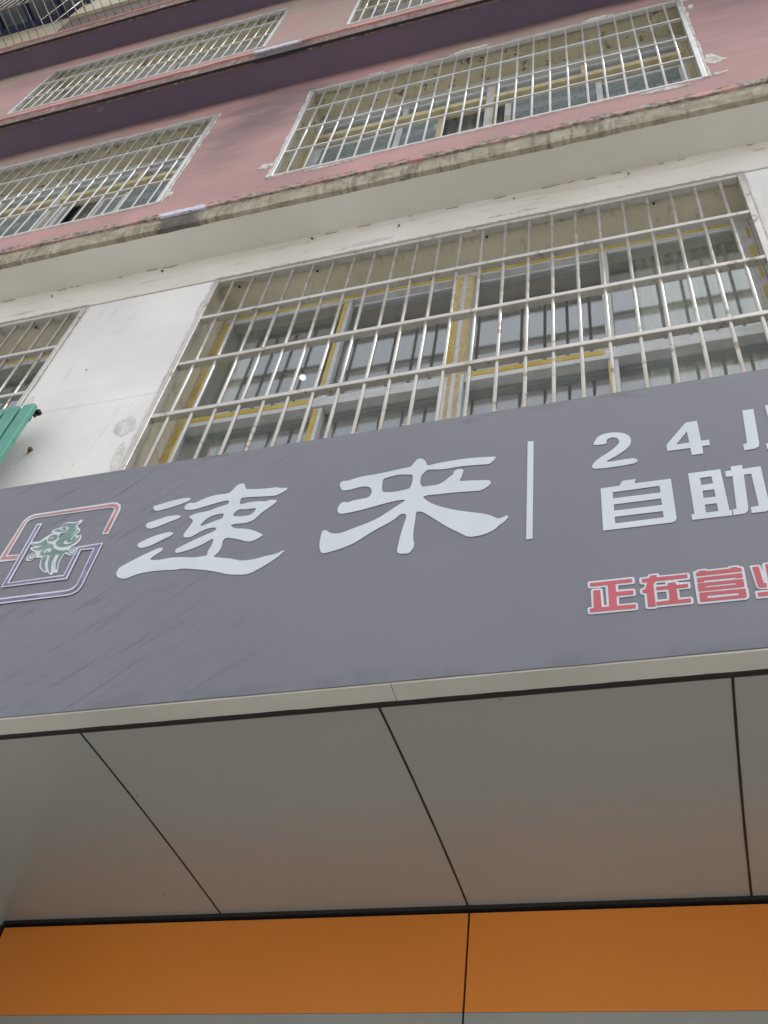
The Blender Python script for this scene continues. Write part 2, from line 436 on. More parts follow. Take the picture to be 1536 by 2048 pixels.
def wall_me(name, x0, x1, z0, z1, y, yb, holes):
    """front sheet of a wall with rectangular holes, with thickness at its outer rim"""
    xs = sorted({x0, x1, *[h[0] for h in holes], *[h[1] for h in holes]})
    zs = sorted({z0, z1, *[h[2] for h in holes], *[h[3] for h in holes]})
    vs, fs, idx = [], [], {}
    def v(x, yy, z):
        k = (round(x, 4), yy, round(z, 4))
        if k not in idx: idx[k] = len(vs); vs.append((x, yy, z))
        return idx[k]
    for i in range(len(xs) - 1):
        for j in range(len(zs) - 1):
            cx, cz = (xs[i] + xs[i + 1]) / 2, (zs[j] + zs[j + 1]) / 2
            if any(h[0] < cx < h[1] and h[2] < cz < h[3] for h in holes): continue
            a, b, c_, d = (xs[i], zs[j]), (xs[i + 1], zs[j]), (xs[i + 1], zs[j + 1]), (xs[i], zs[j + 1])
            fs.append([v(p[0], y, p[1]) for p in (a, b, c_, d)])
            fs.append([v(p[0], yb, p[1]) for p in (d, c_, b, a)])
    return pydata(name, vs, fs)
def strip_me(name, prof, x0, x1, step, amp, nz=(0, 0, 0), freq=9.0, zamp=0.4, ragged=None):
    """profile (y, z) extruded along x with uneven, broken surface"""
    n = int((x1 - x0) / step); vs, fs = [], []
    for i in range(n + 1):
        x = x0 + (x1 - x0) * i / n
        for k, (y, z) in enumerate(prof):
            q = Vector((x * freq, k * 1.7 + nz[1], nz[2]))
            a = noise.noise(q) + 0.6 * noise.noise(q * 2.7) + 0.35 * noise.noise(q * 6.1)
            q2 = Vector((x * freq * 0.8 + 31, k * 2.3 + nz[0], 5 + nz[2]))
            b = noise.noise(q2) + 0.6 * noise.noise(q2 * 3.1)
            w = 1.0 if 0 < k < len(prof) - 1 else 0.0
            rz = ragged[k] if ragged else 0
            vs.append((x, y + amp * a * w, z + amp * zamp * b * w + rz * (b + 0.5 * noise.noise(q2 * 7))))
    m_ = len(prof)
    for i in range(n):
        for k in range(m_ - 1):
            fs.append([i * m_ + k, (i + 1) * m_ + k, (i + 1) * m_ + k + 1, i * m_ + k + 1])
    return pydata(name, vs, fs)
def blob_me(name, cx, cz, rx, rz, y, th, n=26, wob=0.28, rot=0.0):
    """flat irregular dab of mortar lying on a wall plane y"""
    ph = random.random() * 50; ring = []
    for i in range(n):
        a = 2 * math.pi * i / n
        r = 1 + wob * (noise.noise(Vector((math.cos(a) * 1.6 + ph, math.sin(a) * 1.6, ph))) * 1.6 + noise.noise(Vector((math.cos(a) * 5 + ph, math.sin(a) * 5, 3))) * 0.7)
        u, w = rx * r * math.cos(a), rz * r * math.sin(a)
        ring.append((cx + u * math.cos(rot) - w * math.sin(rot), cz + u * math.sin(rot) + w * math.cos(rot)))
    vs, fs = [], []
    for (x, z) in ring: vs.append((x, y + 0.002, z))
    for (x, z) in ring: vs.append((cx + (x - cx) * 0.93, y - th, cz + (z - cz) * 0.93))
    for (x, z) in ring: vs.append((cx + (x - cx) * 0.55, y - th * (1 + random.random() * 0.8), cz + (z - cz) * 0.55))
    vs.append((cx, y - th * 1.3, cz))
    for i in range(n):
        j = (i + 1) % n
        fs += [[i, j, n + j, n + i], [n + i, n + j, 2 * n + j, 2 * n + i], [2 * n + i, 2 * n + j, 3 * n]]
    return pydata(name, vs, fs)
def ragged_me(name, p, q, out, y, wmin, wmax, th=0.006, step=0.012, freq=22, gap=-1.0):
    """ragged mortar bead along a grille edge from p to q (x, z); out = outward direction"""
    p, q, out = Vector(p), Vector(q), Vector(out)
    L = (q - p).length; n = max(4, int(L / step)); vs, fs = [], []
    ph = random.random() * 90
    for i in range(n + 1):
        b = p + (q - p) * (i / n)
        s = i / n * L
        a = noise.noise(Vector((s * freq, ph, 0))) + 0.7 * noise.noise(Vector((s * freq * 0.3, ph, 4))) + 0.4 * noise.noise(Vector((s * freq * 2.6, ph, 9)))
        w = max(0.002, wmin + (wmax - wmin) * max(0.0, (a - gap) / (1.6 - gap)))
        o = b + out * w
        mid = b + out * w * 0.5
        t_ = th * (0.7 + 0.6 * noise.noise(Vector((s * 40, ph, 2))))
        vs += [(b.x, y - t_ * 0.6, b.y), (mid.x, y - t_, mid.y), (o.x, y - t_ * 0.55, o.y), (o.x + out.x * 0.002, y + 0.002, o.y + out.y * 0.002)]
    for i in range(n):
        for k in range(3):
            fs.append([i * 4 + k, (i + 1) * 4 + k, (i + 1) * 4 + k + 1, i * 4 + k + 1])
    return pydata(name, vs, fs)

# ------------------------------------------------------------------ setting
g = bpy.data.meshes.new('ground')
g.from_pydata([(-300, -300, 0), (300, -300, 0), (300, 300, 0), (-300, 300, 0)], [], [(0, 1, 2, 3)])
o = mesh_obj('ground', g, 'ground_concrete'); o['kind'] = 'structure'

# ------------------------------------------------------------------ apartment building
YW = 2.25
X0, X1 = -10.2, 5.2
B = thing('apartment_building', 'old apartment block with white lower wall, pink upper storeys and projecting floor slabs', 'building', (-2.5, YW, 0))
WX = [(-2.226, 0.583), (-5.836, -3.027)]
box('ground_floor_wall', X0, X1, 2.80, 3.0, 0, 3.30, 'acp_grey', B)
# second storey
h2 = [(a, b, 4.60, 6.715) for a, b in WX]
mesh_obj('wall', wall_me('wall', X0, X1, 3.26, 6.725, YW, YW + 0.19, h2), 'wall_white', B, label='stained white wall behind the sign')
box('lintel_beam', X0, X1, YW - 0.007, YW + 0.15, 6.730, 7.06, 'beam_white', B)
h3 = [(a, b, 8.17, 9.895) for a, b in WX]
mesh_obj('wall', wall_me('wall', X0, X1, 7.10, 10.21, YW, YW + 0.22, h3), 'wall_pink', B, label='faded pink wall')
h4 = [(a, b, 11.70, 13.075) for a, b in WX]
mesh_obj('wall', wall_me('wall', X0, X1, 10.26, 13.44, YW, YW + 0.22, h4), 'wall_pink', B, label='faded pink wall')
# top storey seen through the cages
box('upper_wall', X0, -6.62, YW, YW + 0.2, 13.5, 16.19, 'upper_beige', B)
box('upper_wall', -6.62, X1, YW - 0.05, YW + 0.2, 13.5, 15.62, 'upper_brown', B, label='brown upper wall panel')
box('upper_beam', -6.62, X1, YW - 0.09, YW + 0.2, 15.622, 17.4, 'upper_beige', B)
# interiors
def room(z0, z1, mt='interior'):
    y0, y1 = 2.56, 5.6
    vs = [(X0, y0, z0), (X1, y0, z0), (X1, y1, z0), (X0, y1, z0), (X0, y0, z1), (X1, y0, z1), (X1, y1, z1), (X0, y1, z1)]
    fs = [(0, 1, 2, 3), (4, 7, 6, 5), (3, 2, 6, 7), (0, 3, 7, 4), (1, 5, 6, 2)]
    me = bpy.data.meshes.new('room'); me.from_pydata(vs, [], fs)
    mesh_obj('room_interior', me, mt, B)
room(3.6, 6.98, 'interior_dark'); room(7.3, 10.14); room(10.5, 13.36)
# floor slabs
def slab(zb, yf, zc, zt, under, edge, lipm, rag, amp):
    box('slab', X0, X1, yf + 0.020, YW + 0.02, zb, zt - 0.02, under, B)
    mesh_obj('slab_edge', strip_me('slab_edge', [(yf + 0.05, zb + 0.002), (yf + 0.004, zb - 0.004), (yf, zb + 0.02), (yf - 0.003, (zb + zc) / 2), (yf, zc), (yf + 0.03, zc + 0.01)], X0, X1, 0.013, amp, (zb, 1, zb), 8.0), edge, B, label='stained broken concrete slab edge')
    mesh_obj('slab_lip', strip_me('slab_lip', [(yf + 0.03, zc + 0.004), (yf - 0.012, zc + 0.004), (yf - 0.014, (zc + zt) / 2), (yf + 0.012, zt), (yf + 0.06, zt + 0.01)], X0, X1, 0.013, amp * 1.1, (zb + 3, 2, zb), 7.0, ragged=[rag, rag, 0, rag * 0.5, 0]), lipm, B, label='peeling pink plaster along the slab edge')
slab(7.043, 2.008, 7.185, 7.285, 'slab_white', 'edge_concrete', 'lip_peeled', 0.006, 0.0034)
slab(10.205, 1.990, 10.375, 10.475, 'slab_purple', 'edge_brown', 'lip_pink', 0.003, 0.0018)
slab(13.418, 1.990, 13.655, 13.70, 'slab_purple', 'edge_brown', 'lip_pink', 0.002, 0.0015)
# shadow line at the drip edges of the purple slabs, put in as black strips
for zb in (10.205, 13.418):
    box('drip_shadow_strip', X0, X1, 1.984, 2.004, zb - 0.019, zb - 0.005, 'black_metal', B)
# dirt crumbs along the joint of white slab and beam
jm = []
x = X0 + 3
vs, fs = [], []
while x < 2.2:
    L = random.uniform(0.015, 0.10)
    if random.random() < 0.5:
        n = max(3, int(L / 0.006)); ph = random.random() * 30; b0 = len(vs)
        for i in range(n + 1):
            xx = x + L * i / n
            wv = 0.0008 + 0.0038 * abs(noise.noise(Vector((xx * 45, ph, 0))))
            if i in (0, n): wv = 0.0006
            zc_ = 7.028 + 0.012 * noise.noise(Vector((xx * 5, 3, 1))) + 0.006 * noise.noise(Vector((xx * 40, 6, 1)))
            vs += [(xx, YW - 0.0085, zc_ - wv), (xx, YW - 0.012, zc_), (xx, YW - 0.0085, zc_ + wv)]
        for i in range(n):
            for k in range(2): fs.append([b0 + i * 3 + k, b0 + i * 3 + 3 + k, b0 + i * 3 + 4 + k, b0 + i * 3 + 1 + k])
    x += L + random.uniform(0.01, 0.08)
o = mesh_obj('dirt_crust', pydata('dirt_crust', vs, fs), 'dirt', B); o['kind'] = 'stuff'
# rusty nails and old fixings left in the walls
def nail(x, y, z, s=1.0):
    bm = bmesh.new()
    g_ = bmesh.ops.create_icosphere(bm, subdivisions=2, radius=0.011 * s)
    for v in g_['verts']:
        v.co *= 1 + 0.5 * noise.noise(v.co * 160 + Vector((x * 9, z * 7, 0)))
        v.co.z *= 1.5
    g2 = bmesh.ops.create_cone(bm, cap_ends=True, segments=6, radius1=0.003 * s, radius2=0.002 * s, depth=0.05 * s)
    bmesh.ops.rotate(bm, verts=g2['verts'], cent=(0, 0, 0), matrix=Matrix.Rotation(random.uniform(-.9, .9), 3, 'Y') @ Matrix.Rotation(0.5, 3, 'X'))
    bmesh.ops.translate(bm, verts=g2['verts'], vec=(-0.006 * s, 0, -0.014 * s))
    bmesh.ops.translate(bm, verts=bm.verts, vec=(x, y - 0.007, z))
    me = bpy.data.meshes.new('rusty_nail'); bm.to_mesh(me); bm.free()
    mesh_obj('rusty_nail', me, 'rust_brown', B)
for (x, y, z, s) in ((-2.785, YW, 5.271, 0.9), (-1.70, YW - 0.007, 7.00, 0.5), (-1.183, YW - 0.007, 6.93, 0.5), (-2.631, YW - 0.007, 6.985, 0.5), (-2.747, YW, 5.953, 0.3), (-3.358, YW - 0.007, 6.955, 0.4), (-2.215, YW + 0.03, 5.33, 0.7), (0.05, YW - 0.007, 6.98, 0.4), (-0.55, YW - 0.007, 6.97, 0.35), (-2.2, YW, 9.1, 0.3)):
    nail(x, y, z, s)
# bolt heads under the lintel, just inside the grille
bolt = bpy.data.meshes.new('bolt'); bm = bmesh.new(); bmesh.ops.create_icosphere(bm, subdivisions=2, radius=0.007); bm.to_mesh(bolt); bm.free(); bolt.materials.append(M['black_metal'])
for x in (-1.64, -0.70, 0.15, -2.10, -4.3, -3.4):
    mesh_obj('bolt', bolt, None, B, (x, YW + 0.055, 6.708))
# mortar dabs
for (cx, cz, rx, rz, rot, mt) in ((-2.315, 5.345, 0.055, 0.085, 0.2, 'mortar_grey'), (-2.985, 5.74, 0.022, 0.04, 0, 'mortar_grey'), (-2.27, 5.10, 0.025, 0.12, 0.1, 'mortar_grey'), (-1.35, 6.80, 0.16, 0.022, 0.03, 'mortar_grey'), (-0.55, 6.80, 0.13, 0.014, 0.0, 'mortar'), (-2.24, 6.42, 0.012, 0.10, 0, 'mortar_grey')):
    mesh_obj('mortar_dab', blob_me('mortar_dab', cx, cz, rx, rz, YW - (0.007 if cz > 6.73 else 0), 0.0025, rot=rot, wob=0.14), mt, B)
for (cx, cz, rx, rz, rot) in ((-2.285, 8.40, 0.06, 0.05, 0.3), (0.645, 8.47, 0.055, 0.085, 0.2), (0.66, 8.20, 0.045, 0.02, 0), (-0.95, 9.955, 0.14, 0.032, 0.05), (-1.45, 9.93, 0.06, 0.018, 0), (-1.7, 9.93, 0.06, 0.022, 0), (0.0, 9.945, 0.1, 0.02, 0.05), (-1.83, 8.135, 0.16, 0.016, 0.0), (0.35, 8.13, 0.14, 0.022, 0.0), (-2.985, 8.28, 0.025, 0.055, 0), (0.635, 9.65, 0.02, 0.05, 0), (0.62, 9.86, 0.035, 0.04, 0)):
    mesh_obj('mortar_dab', blob_me('mortar_dab', cx, cz, rx, rz, YW, 0.005, rot=rot, wob=0.4), 'mortar', B)
for wi, (a, b) in enumerate(WX):
    mesh_obj('mortar_bead', ragged_me('mortar_bead', (a, 4.75), (a, 6.72), (-1, 0), YW, 0.002, 0.026), 'mortar_grey', B)
    mesh_obj('mortar_bead', ragged_me('mortar_bead', (b, 4.75), (b, 6.72), (1, 0), YW, 0.002, 0.020), 'mortar_grey', B)
    mesh_obj('mortar_bead', ragged_me('mortar_bead', (a, 6.727), (b, 6.727), (0, 1), YW - 0.007, 0.001, 0.030), 'mortar', B)
    for (zb, zt, wm) in ((8.17, 9.895, 0.038), (11.70, 13.075, 0.004)):
        mesh_obj('mortar_bead', ragged_me('mortar_bead', (a, zb), (a, zt), (-1, 0), YW, 0.12 * wm, wm, freq=12), 'mortar', B)
        mesh_obj('mortar_bead', ragged_me('mortar_bead', (b, zb), (b, zt), (1, 0), YW, 0.12 * wm, wm, freq=12), 'mortar', B)
        mesh_obj('mortar_bead', ragged_me('mortar_bead', (a, zt), (b, zt), (0, 1), YW, 0.25 * wm, wm * 1.2, freq=10), 'mortar', B)
        mesh_obj('mortar_bead', ragged_me('mortar_bead', (a, zb), (b, zb), (0, -1), YW, 0.001, 0.008, freq=10), 'mortar', B)

# ------------------------------------------------------------------ windows
def reveal_me(x0, x1, z0, z1, ya, yb):
    vs = [(x0, ya, z0), (x1, ya, z0), (x1, ya, z1), (x0, ya, z1), (x0, yb, z0), (x1, yb, z0), (x1, yb, z1), (x0, yb, z1)]
    fs = [(0, 1, 5, 4), (1, 2, 6, 5), (2, 3, 7, 6), (3, 0, 4, 7)]
    me = bpy.data.meshes.new('reveal'); me.from_pydata(vs, [], fs); return me
def new_window(x0, x1, z0, z1, yf, rmat, label):
    w = part_empty('window', B, ((x0 + x1) / 2, YW, z0), label)
    mesh_obj('reveal', reveal_me(x0, x1, z0, z1, YW + 0.001, yf + 0.12), rmat, w)
    return w
def rect(w, name, x0, x1, z0, z1, y0, y1, mat, bev=0.002):
    return mesh_obj(name, box_me(name, x0, x1, y0, y1, z0, z1, bev), mat, w)

def window_f2(x0, x1, label):
    yf = 2.45; z0, z1 = 4.60, 6.715
    w = new_window(x0, x1, z0, z1, yf, 'reveal_clean', label)
    D = x0 + 2.226
    F = lambda n, a, b, c_, d, y0, y1, mt, bev=0.002: rect(w, n, a + D, b + D, c_, d, y0, y1, mt, bev)
    L, R = -2.224, 0.581
    F('frame', L, L + 0.045, z0, z1 - 0.002, yf, yf + 0.08, 'frame_white')
    F('frame', R - 0.045, R, z0, z1 - 0.002, yf, yf + 0.08, 'frame_white')
    F('frame', L + 0.045, R - 0.045, 6.590, z1 - 0.002, yf, yf + 0.08, 'frame_white')
    F('tape', L + 0.003, L + 0.020, z0, z1 - 0.01, yf - 0.002, yf, 'tape_tan', 0)
    F('tape', L + 0.022, L + 0.043, z0, 6.58, yf - 0.0025, yf, 'tape_yellow', 0)
    for k in range(7):
        zz = 6.55 - k * 0.20
        F('tape', R - 0.030 + random.uniform(-.006, .006), R - 0.012, zz - 0.11, zz, yf - 0.002, yf, 'tape_yellow', 0)
    # centre post
    cx = -0.836
    F('mullion', cx - 0.050, cx + 0.050, z0, 6.590, yf - 0.012, yf + 0.07, 'frame_white')
    F('tape', cx - 0.049, cx - 0.026, 5.62, 6.575, yf - 0.0140, yf - 0.012, 'tape_yellow', 0)
    F('tape', cx - 0.024, cx - 0.008, z0, 6.585, yf - 0.0145, yf - 0.012, 'tape_tan', 0)
    F('tape', cx + 0.013, cx + 0.033, z0, 6.585, yf - 0.0145, yf - 0.012, 'tape_tan', 0)
    F('tape', cx + 0.038, cx + 0.049, 5.62, 6.57, yf - 0.0140, yf - 0.012, 'tape_yellow', 0)
    for (a, b, mx, front) in ((L + 0.045, cx - 0.050, -1.483, 1), (cx + 0.050, R - 0.045, -0.127, 0)):
        # transom with tape
        F('transom', a, b, 5.565, 5.635, yf - 0.004, yf + 0.075, 'frame_white')
        F('tape', a + 0.01, mx - 0.03, 5.600, 5.633, yf - 0.0065, yf - 0.004, 'tape_yellow', 0)
        # head tape
        F('tape', a + 0.01, b - 0.02, 6.603, 6.640, yf - 0.0025, yf, 'tape_yellow', 0)
        # upper sashes, one track behind the other
        ya, yb = (yf + 0.003, yf + 0.033) if front else (yf + 0.033, yf + 0.003)
        for (s0, s1, ys, wl, wr) in ((a, mx + 0.022, ya, 0.018, 0.040), (mx - 0.022, b, yb, 0.040, 0.018)):
            F('sash', s0, s0 + wl, 5.636, 6.589, ys, ys + 0.028, 'frame_white')
            F('sash', s1 - wr, s1, 5.636, 6.589, ys, ys + 0.028, 'frame_white')
            F('sash', s0 + wl, s1 - wr, 6.574, 6.589, ys + 0.001, ys + 0.027, 'frame_white')
            F('sash', s0 + wl, s1 - wr, 5.636, 5.652, ys + 0.001, ys + 0.027, 'frame_white')
            F('pane', s0 + wl - 0.004, s1 - wr + 0.004, 5.648, 6.578, ys + 0.008, ys + 0.013, 'glass_grey', 0)
        F('tape', mx - 0.020, mx - 0.002, 5.66, 6.575, ya - 0.003 if front else yb - 0.003, ya if front else yb, 'tape_yellow' if front else 'frame_white', 0)
        # lower fixed lights
        F('mullion', mx - 0.022, mx + 0.022, z0, 5.564, yf + 0.006, yf + 0.06, 'frame_white')
        F('tape', mx - 0.020, mx + 0.004, 4.8, 5.55, yf + 0.0035, yf + 0.006, 'tape_yellow', 0)
        for (s0, s1) in ((a, mx - 0.022), (mx + 0.022, b)):
            F('pane', s0, s1, z0, 5.566, yf + 0.046, yf + 0.051, 'glass_grey', 0)
    return w
window_f2(*WX[0], 'wide window of grey sliding sashes with yellow tape, above the sign')
window_f2(*WX[1], 'partly visible window on the white wall behind the green slats')

def window_f3(x0, x1, kind, label):
    yf = 2.48; z0, z1 = 8.17, 9.895
    w = new_window(x0, x1, z0, z1, yf, 'reveal_flaking', label)
    D = x0 + 2.226
    F = lambda n, a, b, c_, d, y0, y1, mt, bev=0.002: rect(w, n, a + D, b + D, c_, d, y0, y1, mt, bev)
    L, R = -2.224, 0.581; cx = -0.826
    F('frame', L, L + 0.045, z0, z1 - 0.002, yf, yf + 0.08, 'frame_white')
    F('frame', R - 0.045, R, z0, z1 - 0.002, yf, yf + 0.08, 'frame_white')
    F('tape', L + 0.004, L + 0.036, z0, 9.62, yf - 0.002, yf, 'tape_ochre', 0)
    F('tape', R - 0.040, R - 0.012, z0, 9.75, yf - 0.002, yf, 'tape_ochre', 0)
    F('frame', L + 0.045, R - 0.045, 9.775, z1 - 0.002, yf, yf + 0.08, 'frame_white')
    F('frame', L + 0.045, R - 0.045, 9.745, 9.774, yf + 0.03, yf + 0.08, 'frame_white')
    F('mullion', cx - 0.032, cx + 0.032, z0, 9.744, yf - 0.006, yf + 0.07, 'frame_white')
    F('tape', cx + 0.012, cx + 0.030, z0, 9.7, yf - 0.008, yf - 0.006, 'frame_cream', 0)
    for (a, b, mx) in ((L + 0.045, cx - 0.032, -1.497), (cx + 0.032, R - 0.045, -0.145)):
        F('transom', a, b, 9.405, 9.475, yf - 0.014, yf + 0.07, 'frame_cream')
        F('mullion', mx - 0.020, mx + 0.020, 9.476, 9.744, yf + 0.010, yf + 0.06, 'frame_white' if mx < -1 else 'frame_cream')
        for (s0, s1) in ((a, mx - 0.020), (mx + 0.020, b)):
            F('pane', s0, s1, 9.474, 9.746, yf + 0.044, yf + 0.049, 'glass_grey', 0)
    if kind == 0:
        sash = [(L + 0.045, -1.469, 0, 0), (-1.525, -1.167, 1, 2), (-0.715, -0.03, 1, 1), (-0.105, R - 0.045, 0, 0)]
    else:
        sash = [(L + 0.045, -1.52, 0, 0), (-1.58, -0.86, 1, 0), (-0.83 - 0.005, -0.69, 1, 3), (-0.42, -0.11, 0, 2), (-0.16, R - 0.045, 1, 0)]
    for (s0, s1, tr, st) in sash:
        ys = yf + 0.010 + 0.034 * (1 - tr)
        F('sash', s0, s0 + 0.044, z0 + 0.01, 9.365, ys, ys + 0.028, 'frame_white')
        F('sash', s1 - 0.044, s1, z0 + 0.01, 9.365, ys, ys + 0.028, 'frame_white')
        F('sash', s0 + 0.044, s1 - 0.044, 9.325, 9.365, ys + 0.001, ys + 0.027, 'frame_white')
        F('sash', s0 + 0.044, s1 - 0.044, z0 + 0.01, z0 + 0.06, ys + 0.001, ys + 0.027, 'frame_white')
        F('pane', s0 + 0.040, s1 - 0.040, z0 + 0.055, 9.329, ys + 0.012, ys + 0.017, 'glass_teal', 0)
        if st == 1: F('tape', s0 + 0.006, s0 + 0.036, 8.93, 9.03, ys - 0.002, ys, 'tape_ochre', 0)
        if st == 2: F('tape', s1 - 0.042, s1 - 0.004, z0 + 0.02, 9.30, ys - 0.002, ys, 'tape_ochre', 0)
    return w
window_f3(*WX[0], 0, 'teal glazed window with one sash slid open in the pink wall')
window_f3(*WX[1], 1, 'teal glazed window at the left edge of the pink wall')

def window_f4(x0, x1, label):
    yf = 2.48; z0, z1 = 11.70, 13.075
    w = new_window(x0, x1, z0, z1, yf, 'reveal_flaking', label)
    D = x0 + 2.226
    F = lambda n, a, b, c_, d, y0, y1, mt, bev=0.0: rect(w, n, a + D, b + D, c_, d, y0, y1, mt, bev)
    L, R = -2.224, 0.581; cx = -0.826
    F('frame', L, L + 0.045, z0, z1 - 0.002, yf, yf + 0.08, 'frame_white')
    F('frame', R - 0.045, R, z0, z1 - 0.002, yf, yf + 0.08, 'frame_white')
    F('frame', L + 0.045, R - 0.045, 12.98, z1 - 0.002, yf, yf + 0.08, 'frame_white')
    F('mullion', cx - 0.032, cx + 0.032, z0, 12.979, yf - 0.004, yf + 0.07, 'frame_white')
    for (a, b, mx) in ((L + 0.045, cx - 0.032, -1.497), (cx + 0.032, R - 0.045, -0.145)):
        F('transom', a, b, 12.60, 12.66, yf - 0.008, yf + 0.07, 'frame_cream')
        for (s0, s1) in ((a, mx), (mx, b)):
            F('sash', s0 + 0.002, s0 + 0.042, z0 + 0.01, 12.599, yf + 0.012, yf + 0.04, 'frame_white')
            F('sash', s1 - 0.042, s1 - 0.002, z0 + 0.01, 12.599, yf + 0.012, yf + 0.04, 'frame_white')
            F('pane', s0 + 0.040, s1 - 0.040, z0, 12.60, yf + 0.022, yf + 0.027, 'glass_teal')
            F('pane', s0 + 0.002, s1 - 0.002, 12.658, 12.982, yf + 0.044, yf + 0.049, 'glass_grey')
    return w
window_f4(*WX[0], 'window cut by the top of the view in the upper pink wall')
window_f4(*WX[1], 'left window in the upper pink wall under the topmost slab')

# ------------------------------------------------------------------ security grilles (bolted on, one thing each)
def grille(x0, x1, z0, z1, rows, mat, face, depth, label, feet=False):
    y = YW + 0.010
    G = thing('window_grille', label, 'security grille', ((x0 + x1) / 2, YW, z0), 'welded steel security grilles over the windows')
    fw = 0.030
    ins = 0.002
    a, b = x0 + ins, x1 - ins
    box('frame_rail', a, a + fw, y - 0.020, y + 0.018, z0, z1 - ins, mat, G, 0.002)
    box('frame_rail', b - fw, b, y - 0.020, y + 0.018, z0, z1 - ins, mat, G, 0.002)
    box('frame_rail', a + fw, b - fw, y - 0.018, y + 0.020, z1 - ins - fw * 0.9, z1 - ins, mat, G, 0.002)
    box('frame_rail', a + fw, b - fw, y - 0.018, y + 0.016, z0, z0 + (0.018 if z0 > 7 else fw), mat, G, 0.002)
    rme = box_me('cross_rail', -(b - a) / 2 + fw - 0.001, (b - a) / 2 - fw + 0.001, -depth / 2, depth / 2, -face / 2, face / 2, 0.0025)
    rme.materials.append(M[mat])
    for z in rows:
        o = mesh_obj('cross_rail', rme, None, G, ((a + b) / 2, y, z))
        o.rotation_euler = (random.uniform(-.01, .01), random.uniform(-.0012, .0012), 0)
    n = 24
    ztop = z1 - ins - 0.004; zbot = z0 - (0.03 if feet else -0.004)
    bme = rod_me('bar', 0.0086 if z0 < 7 else 0.0078, ztop - zbot, 'Z', 14); bme.materials.append(M[mat])
    for k in range(1, n):
        x = x0 + (x1 - x0) * k / n + random.uniform(-.0025, .0025)
        o = mesh_obj('bar', bme, None, G, (x, y, (ztop + zbot) / 2))
        o.rotation_euler = (0, random.uniform(-.0022, .0022), random.uniform(0, 6))
    return G
F2R, F3R, F4R = [6.290, 5.835, 5.383, 4.93], [9.455, 9.030, 8.610], [12.635, 12.17]
grille(*WX[0], 4.70, 6.715, F2R, 'steel_worn', 0.026, 0.036, 'dull steel bar grille over the big white-wall window just above the sign')
grille(*WX[1], 4.70, 6.715, F2R, 'steel_worn', 0.026, 0.036, 'dull steel bar grille on the white wall above the green slats')
grille(*WX[0], 8.17, 9.895, F3R, 'steel_bright', 0.013, 0.024, 'bright steel grille in the middle of the pink wall, upper right')
grille(*WX[1], 8.17, 9.895, F3R, 'steel_bright', 0.013, 0.024, 'bright steel grille cut by the left edge, on the lower pink wall')
grille(*WX[1], 11.70, 13.075, F4R, 'steel_bright', 0.013, 0.024, 'long narrow looking steel grille on the upper pink wall, upper left', feet=True)
grille(*WX[0], 11.70, 13.075, F4R, 'steel_bright', 0.013, 0.024, 'steel grille on the upper pink wall cut off by the top edge')

# ------------------------------------------------------------------ things inside the rooms
def curtain(x0, x1, z0, z1, y, label, folds, amp=0.028, mt='curtain'):
    n = folds * 10; vs, fs = [], []
    ph = random.random() * 9
    rowz = [z1 - (z1 - z0) * k / 6 for k in range(7)]
    for side in (0, 1):
        for k, z in enumerate(rowz):
            for i in range(n + 1):
                u = i / n
                f = math.sin(u * folds * 2 * math.pi + ph + 0.8 * math.sin(u * 9 + k * 0.12)) * amp * (0.7 + 0.5 * noise.noise(Vector((u * 7, k * 0.3, ph))))
                vs.append((x0 + (x1 - x0) * u, y + f + side * 0.003, z))
    W = n + 1
    for k in range(6):
        for i in range(n):
            q = [k * W + i, k * W + i + 1, (k + 1) * W + i + 1, (k + 1) * W + i]
            fs.append(q); fs.append([v + 7 * W for v in reversed(q)])
    o = mesh_obj('curtain', pydata('curtain', vs, fs, True), mt)
    o['label'] = label; o['category'] = 'curtain'; o['group'] = 'curtains inside the windows'
curtain(0.02, 0.56, 4.7, 6.62, 2.552, 'pale olive curtain behind the rightmost panes of the window above the sign', 9, 0.02)
curtain(-2.20, -2.02, 4.7, 6.62, 2.552, 'narrow gathered curtain at the left end of the window above the sign', 3, 0.02)
curtain(-1.95, -1.55, 7.6, 9.7, 2.70, 'blue lit curtain behind the left sash in the pink wall window', 6)
curtain(-1.22, -0.66, 8.0, 9.7, 2.64, 'added grey sheet lightening the open sash gap of the middle pink wall window', 7, 0.02, 'gap_fill_grey')  # grey sheets added behind both open gaps so they render less black
curtain(-4.40, -3.98, 8.0, 9.7, 2.64, 'added grey sheet lightening the open sash gap of the left pink wall window', 5, 0.02, 'gap_fill_grey')
def lamp(x, y, z, label):
    L = thing('ceiling_lamp', label, 'ceiling lamp', (x, y, z), 'round ceiling lamps inside the rooms')
    bm = bmesh.new()
    bmesh.ops.create_uvsphere(bm, u_segments=20, v_segments=10, radius=0.020)
    bmesh.ops.scale(bm, verts=bm.verts, vec=(1, 1, 0.6)); bmesh.ops.translate(bm, verts=bm.verts, vec=(x, y, z - 0.03))
    me = bpy.data.meshes.new('lamp_shade'); bm.to_mesh(me); bm.free(); smooth(me)
    mesh_obj('lamp_shade', me, 'lamp_diffuser', L)
    c_ = rod_me('lamp_base', 0.02, 0.018, 'Z', 16); mesh_obj('lamp_base', c_, 'frame_white', L, (x, y, z - 0.009))
lamp(-2.028, 3.081, 6.98, 'small lit globe seen through the left panes above the sign')
lamp(-1.372, 2.807, 10.14, 'small lit globe seen through the middle pink wall window')
lamp(-4.414, 2.774, 10.14, 'small lit globe seen through the left pink wall window')

